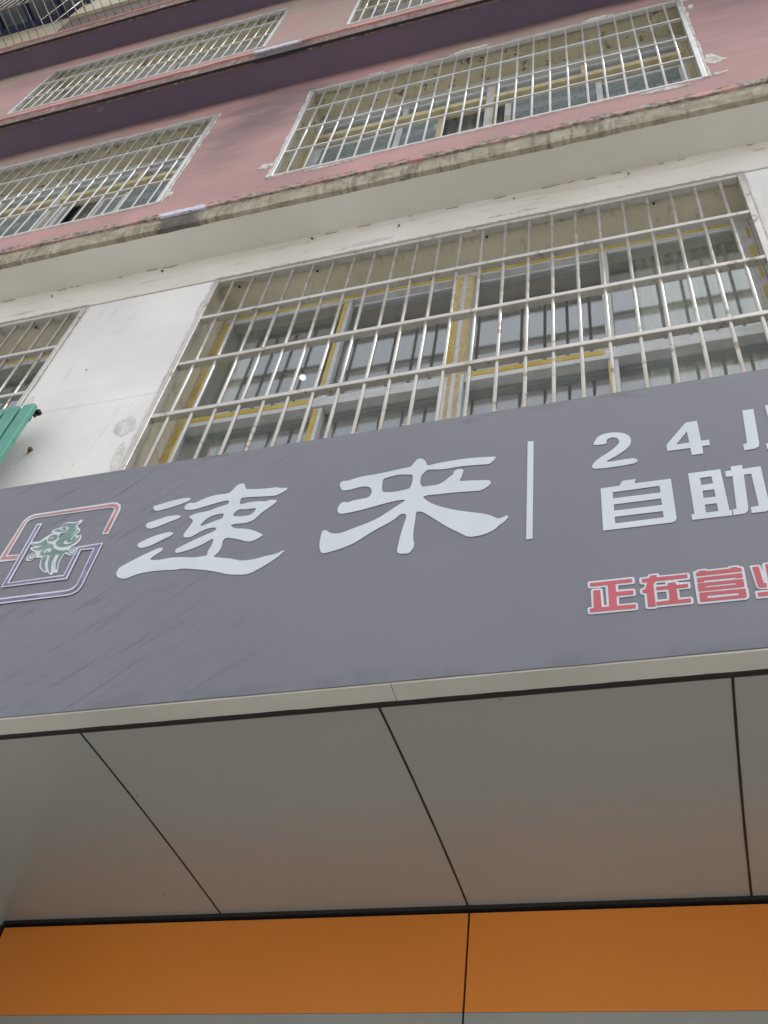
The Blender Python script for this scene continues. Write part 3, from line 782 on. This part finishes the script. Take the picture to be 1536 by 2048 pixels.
# ------------------------------------------------------------------ cages and awning on the top storey
def cage(x0, x1, yfr, label):
    z = 13.775
    C = thing('balcony_cage', label, 'balcony cage', ((x0 + x1) / 2, 1.99, z), 'thin steel cages hung out over the topmost slab')
    fl = rod_me('floor_bar', 0.0042, 2.02 - yfr, 'Y', 8); fl.materials.append(M['cage_steel'])
    vb = rod_me('upright', 0.0042, 2.0, 'Z', 8); vb.materials.append(M['steel_worn'])
    n = int(round((x1 - x0) / 0.109))
    for k in range(n + 1):
        x = x0 + (x1 - x0) * k / n
        mesh_obj('floor_bar', fl, None, C, (x, (2.02 + yfr) / 2, z))
        mesh_obj('upright', vb, None, C, (x, yfr, z + 1.0))
    for xe in ((x1,) if x1 < -6 else ()):
        for yy in (1.83, 1.933):
            mesh_obj('upright', vb, None, C, (xe, yy, z + 1.0))
    for zz in (z, z + 0.98, z + 1.99):
        box('cage_rail', x0, x1, yfr - 0.005, yfr + 0.005, zz - 0.005, zz + 0.005, 'cage_steel', C)
        for xe in (x0, x1):
            box('cage_rail', xe - 0.0045, xe + 0.0045, yfr + 0.006, 2.02, zz - 0.0045, zz + 0.0045, 'cage_steel', C)
cage(-9.02, -6.09, 1.62, 'thin steel balcony cage at the top left, under the blue awning')
cage(-5.97, -3.90, 1.62, 'thin steel balcony cage right of the awning, at the top edge')
A = thing('roof_awning', 'dark blue sheet awning on navy beams in the top left corner', 'awning', (-8.2, YW, 16.2))
ax0, ax1 = -9.9, -6.48
box('edge_beam', ax0, ax1, 2.175, 2.249, 16.15, 16.26, 'navy_metal', A)
box('edge_beam', ax0, ax1, 1.32, 1.39, 16.15, 16.26, 'navy_metal', A)
for x in (-9.28, -8.82, -8.36, -7.90, -7.44, -6.98, -6.52):
    box('beam', x - 0.03, x + 0.03, 1.391, 2.174, 16.16, 16.25, 'navy_metal', A)
vs, fs = [], []
n = 170
for i in range(n + 1):
    x = ax0 + (ax1 - ax0) * i / n
    zz = 16.285 + 0.012 * math.sin(i * 1.05)
    vs += [(x, 1.28, zz), (x, 2.24, zz), (x, 1.28, zz + 0.004), (x, 2.24, zz + 0.004)]
for i in range(n):
    a = i * 4; b = a + 4
    fs += [[a, a + 1, b + 1, b], [a + 2, b + 2, b + 3, a + 3], [a, b, b + 2, a + 2], [a + 1, a + 3, b + 3, b + 1]]
mesh_obj('roof_sheet', pydata('roof_sheet', vs, fs, True), 'roof_sheet', A)

# ------------------------------------------------------------------ green slatted screen
S = thing('slatted_screen', 'green slatted metal screen with black bracket beside the white wall', 'screen', (-3.2, 2.15, 4.3))
sl = box_me('slat', -0.033, 0.033, -0.014, 0.014, -0.60, 0.60, 0.004); sl.materials.append(M['green_paint'])
for k in range(12):
    x = -2.788 - k * 0.083
    o = mesh_obj('slat', sl, None, S, (x, 2.115, 4.845 + random.uniform(-.003, .003)))
    o.rotation_euler = (0, random.uniform(-.003, .003), 0)
for z in (5.38, 4.5):
    box('rail', -3.74, -2.79, 2.130, 2.160, z, z + 0.035, 'black_metal', S, 0.002)
box('bracket', -2.776, -2.744, 2.132, 2.160, 5.418, 5.438, 'black_metal', S, 0.003)
box('bracket', -2.93, -2.915, 2.161, YW - 0.001, 5.36, 5.375, 'black_metal', S, 0.002)
box('bracket', -2.776, -2.760, 2.138, 2.156, 5.398, 5.417, 'rust_brown', S, 0.005)
box('bracket', -3.70, -3.665, 2.150, YW - 0.001, 5.385, 5.425, 'black_metal', S, 0.004)

# ------------------------------------------------------------------ shop front: soffit, fascia bands
SX0, SX1 = -2.252, 3.2
ZS = 3.186
P = thing('storefront_canopy', 'shop front canopy with grey underside panels and orange fascia below the sign', 'shop front', (0, 2.74, 2.2))
box('backing', SX0, SX1, 1.82, 2.79, ZS + 0.016, ZS + 0.045, 'black_sealant', P)
J = [[(SX0 + 0.004, 1.83), (SX0 + 0.004, 2.2), (SX0 + 0.004, 2.725)],
     [(-1.518, 1.83), (-1.490, 2.224), (-1.469, 2.725)],
     [(-0.711, 1.83), (-0.697, 2.231), (-0.690, 2.725)],
     [(0.096, 1.83), (0.092, 2.118), (0.091, 2.725)],
     [(0.89, 1.83), (0.885, 2.2), (0.88, 2.725)], [(1.69, 1.83), (1.69, 2.2), (1.69, 2.725)], [(2.49, 1.83), (2.49, 2.2), (2.49, 2.725)], [(SX1, 1.83), (SX1, 2.2), (SX1, 2.725)]]
def lag(p, y):
    (x0_, y0_), (x1_, y1_), (x2_, y2_) = [(a, b) for a, b in p]
    return x0_ * (y - y1_) * (y - y2_) / ((y0_ - y1_) * (y0_ - y2_)) + x1_ * (y - y0_) * (y - y2_) / ((y1_ - y0_) * (y1_ - y2_)) + x2_ * (y - y0_) * (y - y1_) / ((y2_ - y0_) * (y2_ - y1_))
for k in range(len(J) - 1):
    vs, fs = [], []; n = 10
    for i in range(n + 1):
        y = 1.832 + (2.722 - 1.832) * i / n
        xa, xb = lag(J[k], y) + 0.0030, lag(J[k + 1], y) - 0.0030
        for j in range(5):
            vs.append((xa + (xb - xa) * j / 4, y, ZS))
        for j in range(5):
            vs.append((xa + (xb - xa) * j / 4, y, ZS + 0.012))
    for i in range(n):
        for j in range(4):
            a = i * 10 + j
            fs += [[a, a + 1, a + 11, a + 10], [a + 5, a + 15, a + 16, a + 6]]
        a = i * 10; fs += [[a, a + 10, a + 15, a + 5], [a + 4, a + 9, a + 19, a + 14]]
    for j in range(4):
        fs += [[j, j + 5, j + 6, j + 1], [n * 10 + j, n * 10 + j + 1, n * 10 + j + 6, n * 10 + j + 5]]
    mesh_obj('soffit_panel', pydata('soffit_panel', vs, fs), 'soffit_panel', P)
for k, jw in ((1, 0.0022), (2, 0.0028), (3, 0.0032), (4, 0.004), (5, 0.004), (6, 0.004)):
    vs, fs = [], []
    for i in range(13):
        y = 1.826 + (2.7222 - 1.826) * i / 12
        xc = lag(J[k], y); wv = jw * (1 + 0.12 * math.sin(i * 2.1 + k))
        vs += [(xc - wv, y, ZS - 0.0012), (xc + wv, y, ZS - 0.0012), (xc + wv, y, ZS - 0.0002), (xc - wv, y, ZS - 0.0002)]
    for i in range(12):
        a = i * 4; b = a + 4
        fs += [[a, a + 1, b + 1, b], [a + 1, a + 2, b + 2, b + 1], [a + 2, a + 3, b + 3, b + 2], [a + 3, a, b, b + 3]]
    mesh_obj('joint_strip', pydata('joint_strip', vs, fs), 'black_sealant', P)
YO = 2.734
box('joint_strip', SX0 + 0.01, SX1, 2.7225, 2.745, ZS - 0.010, ZS + 0.012, 'black_sealant', P)
box('backing', SX0, SX1, YO + 0.012, 2.795, 2.2, ZS + 0.015, 'black_sealant', P)
oj = [SX0 + 0.010, -0.688, 0.876, 2.44, SX1]
for k in range(4):
    g_ = 0.0028
    box('fascia_panel', oj[k] + (0.004 if k == 0 else g_), oj[k + 1] - g_, YO, YO + 0.010, 2.8845, 3.1685, 'orange_panel', P, 0.0008, label='orange fascia panel')
    box('fascia_panel', oj[k] + (0.004 if k == 0 else g_), oj[k + 1] - g_, YO + 0.0005, YO + 0.0105, 2.45, 2.8835, 'acp_grey', P, 0.0008, label='grey panel under the orange band')
box('side_panel', SX0 - 0.012, SX0 - 0.001, 1.83, 2.727, 2.2, ZS - 0.004, 'acp_light', P, 0.001)
box('joint_strip', SX0, SX0 + 0.010, 2.726, 2.740, 2.2, ZS - 0.011, 'black_sealant', P)

# ------------------------------------------------------------------ shop sign
YS = 1.75
SG = thing('shop_sign', 'long grey shop sign board with white lettering, emblem and red small print', 'shop sign', (-0.3, YS, 3.18))
gx0, gx1 = -3.35, 3.25
box('sign_box', gx0 + 0.004, gx1 - 0.004, YS + 0.006, 2.16, 3.196, 4.236, 'acp_grey', SG)
nx, nzr = 330, 14; vs, fs = [], []
for i in range(nx + 1):
    x = gx0 + (gx1 - gx0) * i / nx
    for k in range(nzr + 1):
        z = 3.188 + (4.239 - 3.188) * k / nzr
        if k == 0: z += 0.0018 * noise.noise(Vector((x * 3, 0, 0))) + 0.0012 * noise.noise(Vector((x * 11, 3, 0)))
        yb = 0.0003 * noise.noise(Vector((x * 1.3, 0, z * 1.5)))
        if k == 0: yb -= 0.001 * abs(noise.noise(Vector((x * 6, 8, 0))))
        vs.append((x, YS + yb, z))
for i in range(nx + 1):
    for zz in (3.188, 4.239):
        vs.append((gx0 + (gx1 - gx0) * i / nx, YS + 0.006, zz))
W = nzr + 1; O = (nx + 1) * W
for i in range(nx):
    for k in range(nzr):
        fs.append([i * W + k, (i + 1) * W + k, (i + 1) * W + k + 1, i * W + k + 1])
    fs.append([i * W, O + 2 * i, O + 2 * i + 2, (i + 1) * W])
    fs.append([i * W + nzr, (i + 1) * W + nzr, O + 2 * i + 3, O + 2 * i + 1])
mesh_obj('sign_face', pydata('sign_face', vs, fs), 'sign_film', SG, label='scuffed grey vinyl face')
tj = [gx0, -2.45, -0.661, 1.13, gx1]
for k in range(4):
    box('bottom_trim', tj[k] + 0.0006, tj[k + 1] - 0.0006, YS + 0.0035, 1.8145, 3.1835, 3.1940, 'trim_beige', SG, 0.0006)
mesh_obj('seam', strip_me('seam', [(1.834, 3.1845), (1.8285, 3.1822), (1.821, 3.1812), (1.8135, 3.1824), (1.811, 3.190)], gx0, gx1, 0.010, 0.0012, (2, 7, 1), 12.0), 'black_sealant', SG)

LETTERS = json.loads('''{"su":[[-7145,2737,-7134,2879,-7016,2970,-6859,2925,-6683,3012,-6453,3117,-6155,3179,-5812,3172,-5682,3277,-5601,3470,-5510,3564,-5399,3573,-5313,3512,-5247,3350,-5135,3234,-4483,3130,-4175,3117,-3993,3036,-3811,3017,-3810,2914,-3945,2801,-4119,2716,-4397,2735,-4824,2797,-5194,2834,-5264,2776,-5253,2591,-5175,2522,-4908,2559,-4628,2541,-4399,2493,-4242,2528,-4033,2464,-4043,2359,-4150,2222,-4370,1992,-4513,1787,-4617,1653,-4816,1585,-5143,1595,-5261,1580,-5277,1533,-5186,1439,-5062,1373,-4834,1321,-4570,1218,-4323,1065,-4144,912,-4214,815,-4386,707,-4528,697,-4673,753,-4943,884,-5236,991,-5336,965,-5375,853,-5353,665,-5365,502,-5417,348,-5491,224,-5256,133,-4917,34,-4628,-87,-4413,-125,-4158,-116,-3866,-52,-3545,-3,-3338,101,-3313,61,-3431,-124,-3604,-301,-3871,-518,-4178,-703,-4495,-698,-4870,-612,-5350,-411,-5864,-252,-6375,-131,-6592,-144,-7017,-92,-7470,-80,-7831,-128,-8097,-237,-8249,-236,-8430,-152,-8541,0,-8556,153,-8510,296,-8233,503,-7850,744,-7520,918,-7395,947,-7317,907,-7312,802,-7443,671,-7597,494,-7479,423,-7243,397,-6912,425,-6524,382,-6129,302,-5835,311,-5737,328,-5750,498,-5704,729,-5699,932,-5727,1019,-5782,1022,-5985,873,-6245,735,-6544,641,-6765,607,-6848,677,-6846,788,-6721,877,-6443,1051,-6134,1220,-5843,1355,-5746,1451,-5767,1531,-5873,1571,-6059,1549,-6253,1452,-6412,1329,-6531,1264,-6672,1275,-6776,1348,-6777,1494,-6715,1714,-6655,1977,-6699,2104,-6840,2231,-6798,2303,-6648,2373,-6402,2404,-6211,2425,-5983,2520,-5722,2595,-5653,2654,-5662,2778,-5804,2807,-6020,2771,-6340,2694,-6605,2627,-6822,2590,-7034,2633],[-6331,1757,-6298,1867,-6192,2043,-6002,2163,-5785,2187,-5684,2171,-5664,2036,-5683,1950,-5872,1882,-6096,1789,-6258,1723],[-5336,2050,-5309,2163,-5198,2271,-5026,2244,-4804,2230,-4652,2223,-4643,2146,-4677,2035,-4777,1937,-4976,1919,-5204,1956,-5303,1992],[-8299,3057,-8215,3080,-7729,3208,-7359,3250,-7084,3212,-7049,3135,-7159,3039,-7502,2913,-7956,2809,-8129,2805,-8230,2885],[-8275,2176,-8197,2257,-7885,2358,-7633,2433,-7288,2422,-7150,2346,-7204,2252,-7417,2170,-7717,2039,-7930,1958,-8100,1953,-8217,2041],[-8261,1259,-8177,1354,-7891,1512,-7585,1611,-7323,1636,-7187,1582,-7208,1476,-7432,1334,-7711,1159,-7920,1079,-8082,1063,-8198,1130]],"lai":[[-2086,2766,-2082,2874,-2021,2939,-1897,2927,-1796,2936,-1642,2995,-1344,3038,-1082,3042,-724,3070,-390,3113,-16,3159,68,3202,138,3350,221,3484,314,3504,417,3426,501,3284,536,3155,599,3110,901,3145,1251,3164,1715,3167,2178,3121,2523,3061,2585,3035,2550,2932,2454,2788,2331,2751,1965,2799,1574,2828,1206,2813,926,2833,642,2891,529,2835,438,2682,406,2524,424,2284,473,2184,518,2120,754,2122,960,2127,1112,2222,1260,2387,1386,2540,1370,2606,1456,2696,1558,2710,1661,2642,1656,2533,1627,2341,1590,2205,1606,2141,1890,2099,2386,2003,2454,1960,2487,1864,2461,1783,2335,1653,2184,1586,2028,1598,1469,1656,1018,1676,723,1697,611,1676,570,1632,648,1511,774,1364,967,1204,1247,1028,1634,832,1968,697,2297,572,2516,456,2713,294,2818,282,2922,326,2984,356,3021,306,2998,230,2888,76,2796,-1,2686,-138,2544,-236,2359,-310,2151,-334,1961,-307,1716,-110,1351,216,924,659,656,936,549,1005,458,1020,423,959,428,708,424,346,432,85,466,-192,495,-308,492,-448,451,-581,375,-676,224,-670,181,-667,85,-611,41,-513,54,-174,81,249,141,731,151,896,104,990,35,1018,-55,980,-221,789,-568,551,-826,367,-1213,46,-1511,-101,-1870,-209,-2091,-242,-2182,-153,-2254,61,-2292,369,-2289,687,-2221,744,-2136,700,-2022,594,-1858,535,-1667,541,-1343,673,-981,812,-626,1009,-281,1310,-108,1461,31,1591,-12,1638,-224,1645,-507,1602,-883,1520,-1260,1437,-1644,1394,-1819,1391,-1918,1455,-1969,1567,-1971,1729,-1916,1880,-1823,1920,-1687,1877,-1566,1926,-1333,1951,-1138,1970,-1052,2056,-1028,2215,-1062,2359,-1146,2468,-1273,2520,-1435,2531,-1609,2493,-1786,2464,-1973,2504],[-735,2746,-593,2807,-361,2857,-161,2842,42,2787,145,2733,168,2468,152,2275,108,2135,-80,2086,-369,2068,-568,2101,-682,2156,-723,2300,-744,2548]],"bar":[[3500,3560,3672,3534,3681,-720,3515,-709]],"two":[[5373,2927,5404,3121,5517,3310,5738,3390,5973,3371,6202,3272,6346,3086,6380,2877,6321,2660,6196,2494,5957,2293,5679,2070,6391,2074,6391,1839,5358,1840,5345,2116,5537,2328,5816,2554,6001,2772,6059,2924,6027,3066,5923,3153,5785,3134,5715,3043,5697,2914]],"four":[[7289,2454,7879,3346,8183,3354,8194,2423,8395,2418,8396,2180,8196,2179,8185,1853,7895,1853,7891,2170,7295,2176],[7538,2405,7876,2930,7887,2416]],"hook":[[9399,3518,9687,3521,9608,1944,9571,1815,9475,1758,9208,1742,9209,2005,9289,2023,9319,2078],[10001,3599,10275,3598,10257,2159,9982,2153],[9765,1892,10040,1899,10046,1680,9766,1668]],"zi":[[5471,958,5962,971,6046,1158,6395,1159,6348,988,7276,974,7276,-610,7239,-711,7150,-753,5467,-738],[5774,737,6970,744,6973,468,5776,483],[5775,234,6967,227,6970,-31,5777,-19],[5779,-262,6967,-277,6974,-522,5777,-523]],"zhu":[[7721,1096,8524,1092,8539,-563,8589,-563,8583,-762,7636,-752,7637,-545,7710,-532],[7993,849,8277,850,8282,562,7988,550],[7994,318,8281,319,8283,22,7989,22],[7991,-236,8277,-234,8280,-544,7986,-544],[8629,978,8780,986,8786,1140,9066,1147,9057,981,9497,993,9475,-565,9454,-696,9368,-770,9030,-771,9040,-546,9230,-531,9235,746,9055,740,8984,-518,8955,-675,8878,-751,8612,-768,8614,-551,8709,-533,8783,742,8621,749]],"zhengW":[[5020,-2578,5051,-2531,6081,-2537,6122,-2577,6125,-2731,6101,-2778,5733,-2778,5726,-2921,6082,-2935,6119,-2983,6123,-3134,6093,-3179,5729,-3185,5724,-3401,6104,-3402,6143,-3445,6145,-3603,6105,-3645,5060,-3632,5000,-3603,4993,-3431,5033,-3393,5093,-3397,5089,-2858,5123,-2792,5325,-2799,5366,-2851,5382,-3384,5439,-3383,5436,-2781,5070,-2774,5022,-2733]],"zhengR":[[5076,-2595,6065,-2601,6067,-2717,5670,-2714,5674,-2988,6067,-2995,6067,-3125,5675,-3126,5671,-3447,6095,-3462,6093,-3588,5053,-3570,5048,-3452,5144,-3446,5150,-2855,5310,-2863,5321,-3443,5496,-3450,5495,-2724,5078,-2708]],"zaiW":[[6229,-2620,6269,-2588,6411,-2591,6456,-2516,6647,-2504,6696,-2543,6697,-2595,7347,-2608,7384,-2658,7378,-2796,7340,-2845,7095,-2846,7100,-2889,7325,-2908,7363,-2945,7359,-3093,7327,-3133,7093,-3137,7093,-3395,7333,-3400,7375,-3443,7374,-3595,7341,-3638,6574,-3631,6538,-3661,6356,-3651,6308,-3615,6310,-3188,6247,-3166,6217,-3111,6221,-2987,6314,-2939,6346,-2843,6270,-2831,6230,-2786],[6612,-2836,6808,-2842,6807,-2905,6607,-2898],[6596,-3146,6807,-3149,6806,-3387,6594,-3386]],"zaiR":[[6288,-2648,6446,-2648,6496,-2562,6638,-2572,6619,-2646,7324,-2661,7321,-2774,6580,-2772,6536,-2899,6536,-3589,6365,-3587,6368,-3130,6276,-3115,6278,-3016,6335,-3005,6411,-2778,6288,-2765],[6593,-2971,6859,-2968,6863,-2884,7038,-2882,7041,-2980,7307,-2973,7304,-3084,7039,-3092,7046,-3461,7322,-3459,7315,-3579,6558,-3568,6559,-3459,6856,-3451,6866,-3084,6590,-3075]],"yingW":[[7457,-2606,7477,-2583,7531,-2574,7564,-2539,7741,-2529,7795,-2574,8248,-2575,8275,-2540,8472,-2535,8507,-2580,8572,-2603,8589,-2647,8579,-3249,8573,-3291,8586,-3318,8581,-3576,8551,-3646,8486,-3674,7511,-3670,7473,-3656,7456,-3603]],"yingR":[[7518,-2643,7577,-2635,7588,-2592,7734,-2590,7759,-2630,8281,-2630,8297,-2597,8447,-2596,8458,-2642,8532,-2649,8528,-2759,7517,-2757],[7528,-2820,8525,-2820,8521,-2958,8369,-2962,8368,-2932,7674,-2923,7667,-2965,7522,-2967],[7520,-3002,8524,-3013,8517,-3248,8486,-3268,7515,-3262],[7676,-3105,8349,-3115,8353,-3170,7679,-3156],[7522,-3311,8528,-3331,8523,-3567,8494,-3613,7518,-3604],[7686,-3426,8363,-3434,8360,-3517,7685,-3510]],"yeW":[[8714,-2615,8745,-2598,8927,-2602,8960,-2648,8970,-2842,8992,-2601,9031,-2555,9246,-2557,9110,-3418,8836,-3400,8787,-3358,8763,-3296],[8710,-3463,8742,-3435,9107,-3439,9079,-3686,8739,-3683,8710,-3654]],"yeR":[[8770,-2660,8907,-2660,8935,-3222,8991,-3223,8988,-3353,8838,-3350,8802,-3293],[9058,-2613,9192,-2614,9097,-3223,9047,-3223],[8761,-3496,9076,-3496,9055,-3630,8759,-3620]],"lrW":[[-13195,1410,-13121,2997,-13106,3314,-13007,3480,-12813,3590,-9923,3592,-9741,3541,-9580,3406,-9509,3232,-9487,3046,-9509,1974,-9742,1989,-9739,3211,-9821,3305,-9915,3338,-12643,3352,-12829,3306,-12913,3184,-12932,1597,-12509,1573,-12450,1293,-13148,1309]],"lrR":[[-13109,1424,-13051,2915,-13036,3231,-12905,3404,-12739,3496,-9891,3503,-9724,3445,-9612,3321,-9565,3130,-9568,2050,-9689,2052,-9661,3172,-9769,3322,-9892,3393,-12699,3418,-12906,3367,-12994,3237,-12988,1522,-12527,1517,-12489,1358]],"lbW":[[-12466,3015,-12258,3002,-12253,237,-10396,266,-10390,1531,-9524,1553,-9529,-351,-9576,-541,-9712,-656,-9877,-694,-12442,-693,-12562,-436,-10008,-439,-9847,-388,-9754,-238,-9785,1308,-10202,1329,-10185,46,-12455,51]],"lbB":[[-12398,2934,-12309,2930,-12320,196,-10345,202,-10338,1462,-9564,1497,-9580,-312,-9624,-496,-9750,-597,-9910,-633,-12443,-624,-12497,-508,-9958,-511,-9795,-457,-9709,-291,-9736,1370,-10268,1395,-10256,117,-12405,103]],"birdW":[[-11717,2441,-11681,2578,-11579,2631,-11493,2645,-11459,2753,-11375,2851,-11214,2871,-11027,2824,-10908,2832,-10817,2912,-10748,2884,-10731,2808,-10766,2701,-10834,2621,-10755,2513,-10676,2447,-10630,2326,-10669,2212,-10704,2148,-10611,2100,-10518,2113,-10469,2044,-10444,1919,-10466,1764,-10560,1624,-10674,1537,-10571,1538,-10432,1522,-10352,1391,-10351,1236,-10456,1168,-10574,1170,-10678,1246,-10761,1271,-10783,1139,-10795,950,-10743,696,-10677,441,-10758,427,-10817,446,-10807,371,-10853,341,-10980,436,-11052,504,-11102,485,-11242,574,-11396,731,-11480,878,-11545,1119,-11573,1240,-11787,1268,-11856,1183,-11979,1156,-12087,1214,-12133,1319,-12123,1454,-12026,1545,-11871,1537,-12030,1624,-12167,1748,-12195,1833,-12060,1838,-12210,1955,-12258,2014,-12264,2116,-12022,2072,-11912,2172,-11810,2295,-11689,2375,-11570,2383,-11689,2411],[-11287,2096,-11333,2287,-11213,2366,-11179,2319],[-10990,870,-10999,929,-10874,586]],"birdG":[[-11460,2660,-11394,2782,-11254,2817,-11018,2760,-10898,2768,-10838,2808,-10868,2689,-10916,2616,-10849,2542,-10797,2389,-10843,2235,-10944,2032,-11022,1887,-11012,1805,-10934,1742,-10797,1736,-10674,1803,-10588,1926,-10558,2060,-10509,2011,-10531,1856,-10641,1718,-10776,1644,-10996,1635,-11154,1693,-11270,1793,-11313,1901,-11277,2034,-11209,2243,-11140,2413,-11102,2529,-11154,2621,-11258,2672,-11366,2672],[-10959,1955,-10913,2067,-10802,2207,-10764,2341,-10749,2420,-10691,2348,-10738,2235,-10792,2104,-10822,1990,-10797,1925,-10749,1916,-10774,2021,-10727,2092,-10638,2015,-10620,1912,-10687,1835,-10815,1819,-10904,1855],[-11628,2486,-11581,2559,-11511,2577,-11436,2542,-11351,2464,-11263,2453,-11237,2503,-11192,2526,-11186,2453,-11247,2413,-11370,2416,-11499,2472,-11570,2495],[-11383,2562,-11319,2632,-11219,2592,-11217,2530,-11272,2496,-11333,2553,-11348,2515],[-12221,2018,-12024,1967,-11892,2018,-11745,2121,-11683,1989,-11548,1884,-11417,1840,-11293,1649,-11113,1518,-10920,1445,-10740,1442,-10644,1346,-10763,1348,-10857,1326,-10940,1293,-11581,1348,-11699,1486,-11652,1625,-11639,1702,-11757,1625,-11921,1654,-12106,1767,-11918,1752,-11799,1830,-11753,1902,-11873,1864,-12017,1880,-12144,1943],[-11574,1474,-11602,1577,-11537,1673,-11427,1664,-11353,1611,-11329,1498,-11388,1460,-11441,1479,-11472,1553,-11519,1523,-11508,1442],[-11687,2110,-11636,2283,-11494,2307,-11381,2235,-11352,2108,-11423,2021,-11536,2002,-11634,2036],[-11635,2131,-11588,2203,-11532,2233,-11503,2187,-11549,2125,-11601,2104],[-11525,1251,-11361,1251,-11334,1025,-11273,843,-11132,574,-11235,629,-11366,783,-11444,967],[-11258,1272,-11095,1272,-11081,1038,-11044,842,-10910,443,-11047,616,-11171,863,-11233,1084],[-10936,1302,-10806,1327,-10830,1148,-10834,938,-10774,644,-10764,549,-10870,774,-10930,1012],[-11844,1436,-11809,1371,-11800,1304,-11820,1249,-11865,1215,-11924,1210,-11988,1235,-12043,1284,-12079,1348,-12087,1415,-12068,1471,-12023,1505,-11963,1510,-11899,1485],[-11866,1419,-11841,1371,-11836,1322,-11853,1280,-11887,1254,-11933,1248,-11981,1265,-12021,1300,-12047,1348,-12051,1397,-12035,1440,-12000,1466,-11954,1471,-11906,1454],[-11922,1376,-11914,1362,-11911,1347,-11916,1334,-11925,1327,-11939,1326,-11953,1332,-11966,1343,-11974,1357,-11976,1372,-11972,1385,-11962,1392,-11948,1393,-11934,1388],[-10432,1436,-10399,1373,-10393,1307,-10415,1252,-10459,1219,-10518,1214,-10579,1238,-10631,1286,-10664,1350,-10670,1416,-10649,1472,-10605,1505,-10545,1510,-10484,1486],[-10454,1420,-10431,1373,-10428,1324,-10445,1282,-10480,1256,-10525,1251,-10571,1268,-10609,1303,-10633,1349,-10636,1399,-10618,1440,-10583,1467,-10538,1472,-10492,1455],[-10510,1378,-10502,1363,-10501,1348,-10505,1336,-10515,1329,-10528,1328,-10542,1334,-10554,1345,-10561,1359,-10563,1374,-10558,1386,-10548,1394,-10535,1395,-10521,1389]]}''')
def smooth_ring(pts, sub=3):
    n = len(pts); out = []
    for i in range(n):
        p0, p1, p2, p3 = (Vector(pts[(i + d) % n]) for d in (-1, 0, 1, 2))
        a, b = (p1 - p0), (p2 - p1)
        for s in range(sub):
            t_ = s / sub
            out.append(0.5 * ((2 * p1) + (p2 - p0) * t_ + (2 * p0 - 5 * p1 + 4 * p2 - p3) * t_ ** 2 + (3 * p1 - p0 - 3 * p2 + p3) * t_ ** 3))
    return out
def print_mesh(key, layer, curved):
    cu = bpy.data.curves.new(key, 'CURVE'); cu.dimensions = '2D'; cu.fill_mode = 'BOTH'; cu.extrude = 0.0003
    for ring in LETTERS[key]:
        pts = [(ring[i] / 1e4 - 0.7, ring[i + 1] / 1e4 + 3.7) for i in range(0, len(ring), 2)]
        pts = smooth_ring(pts) if curved else [Vector(p) for p in pts]
        sp = cu.splines.new('POLY'); sp.points.add(len(pts) - 1)
        for i, p in enumerate(pts): sp.points[i].co = (p.x, p.y, 0, 1)
        sp.use_cyclic_u = True
    to = bpy.data.objects.new('tmp', cu); col.objects.link(to)
    dg = bpy.context.evaluated_depsgraph_get(); dg.update()
    me = bpy.data.meshes.new_from_object(to.evaluated_get(dg))
    bpy.data.objects.remove(to, do_unlink=True)
    y = YS - 0.0014 - 0.0009 * layer
    for v in me.vertices: v.co = Vector((v.co.x, y - v.co.z, v.co.y))
    me.materials.clear()
    return me
def lettering(name, key, mat, layer, curved, parent=SG):
    return mesh_obj(name, print_mesh(key, layer, curved), mat, parent)
lettering('character', 'su', 'print_white', 0, True)
lettering('character', 'lai', 'print_white', 0, True)
lettering('divider_bar', 'bar', 'print_white', 0, False)
lettering('digit', 'two', 'print_white', 0, True)
lettering('digit', 'four', 'print_white', 0, False)
lettering('character', 'hook', 'print_white', 0, False)
lettering('character', 'zi', 'print_white', 0, False)
lettering('character', 'zhu', 'print_white', 0, False)
for k in ('zheng', 'zai', 'ying', 'ye'):
    e = lettering('character', k + 'W', 'print_border', 0, False)
    lettering('red_fill', k + 'R', 'print_red', 1, False, e)
e = lettering('emblem_frame', 'lrW', 'print_border', 0, False); lettering('red_fill', 'lrR', 'print_logo_red', 1, False, e)
e = lettering('emblem_frame', 'lbW', 'print_border', 1.5, False); lettering('blue_fill', 'lbB', 'print_blue', 2.5, False, e)
e = lettering('emblem_bird', 'birdW', 'print_border', 0, True); lettering('green_fill', 'birdG', 'print_green', 1, True, e)
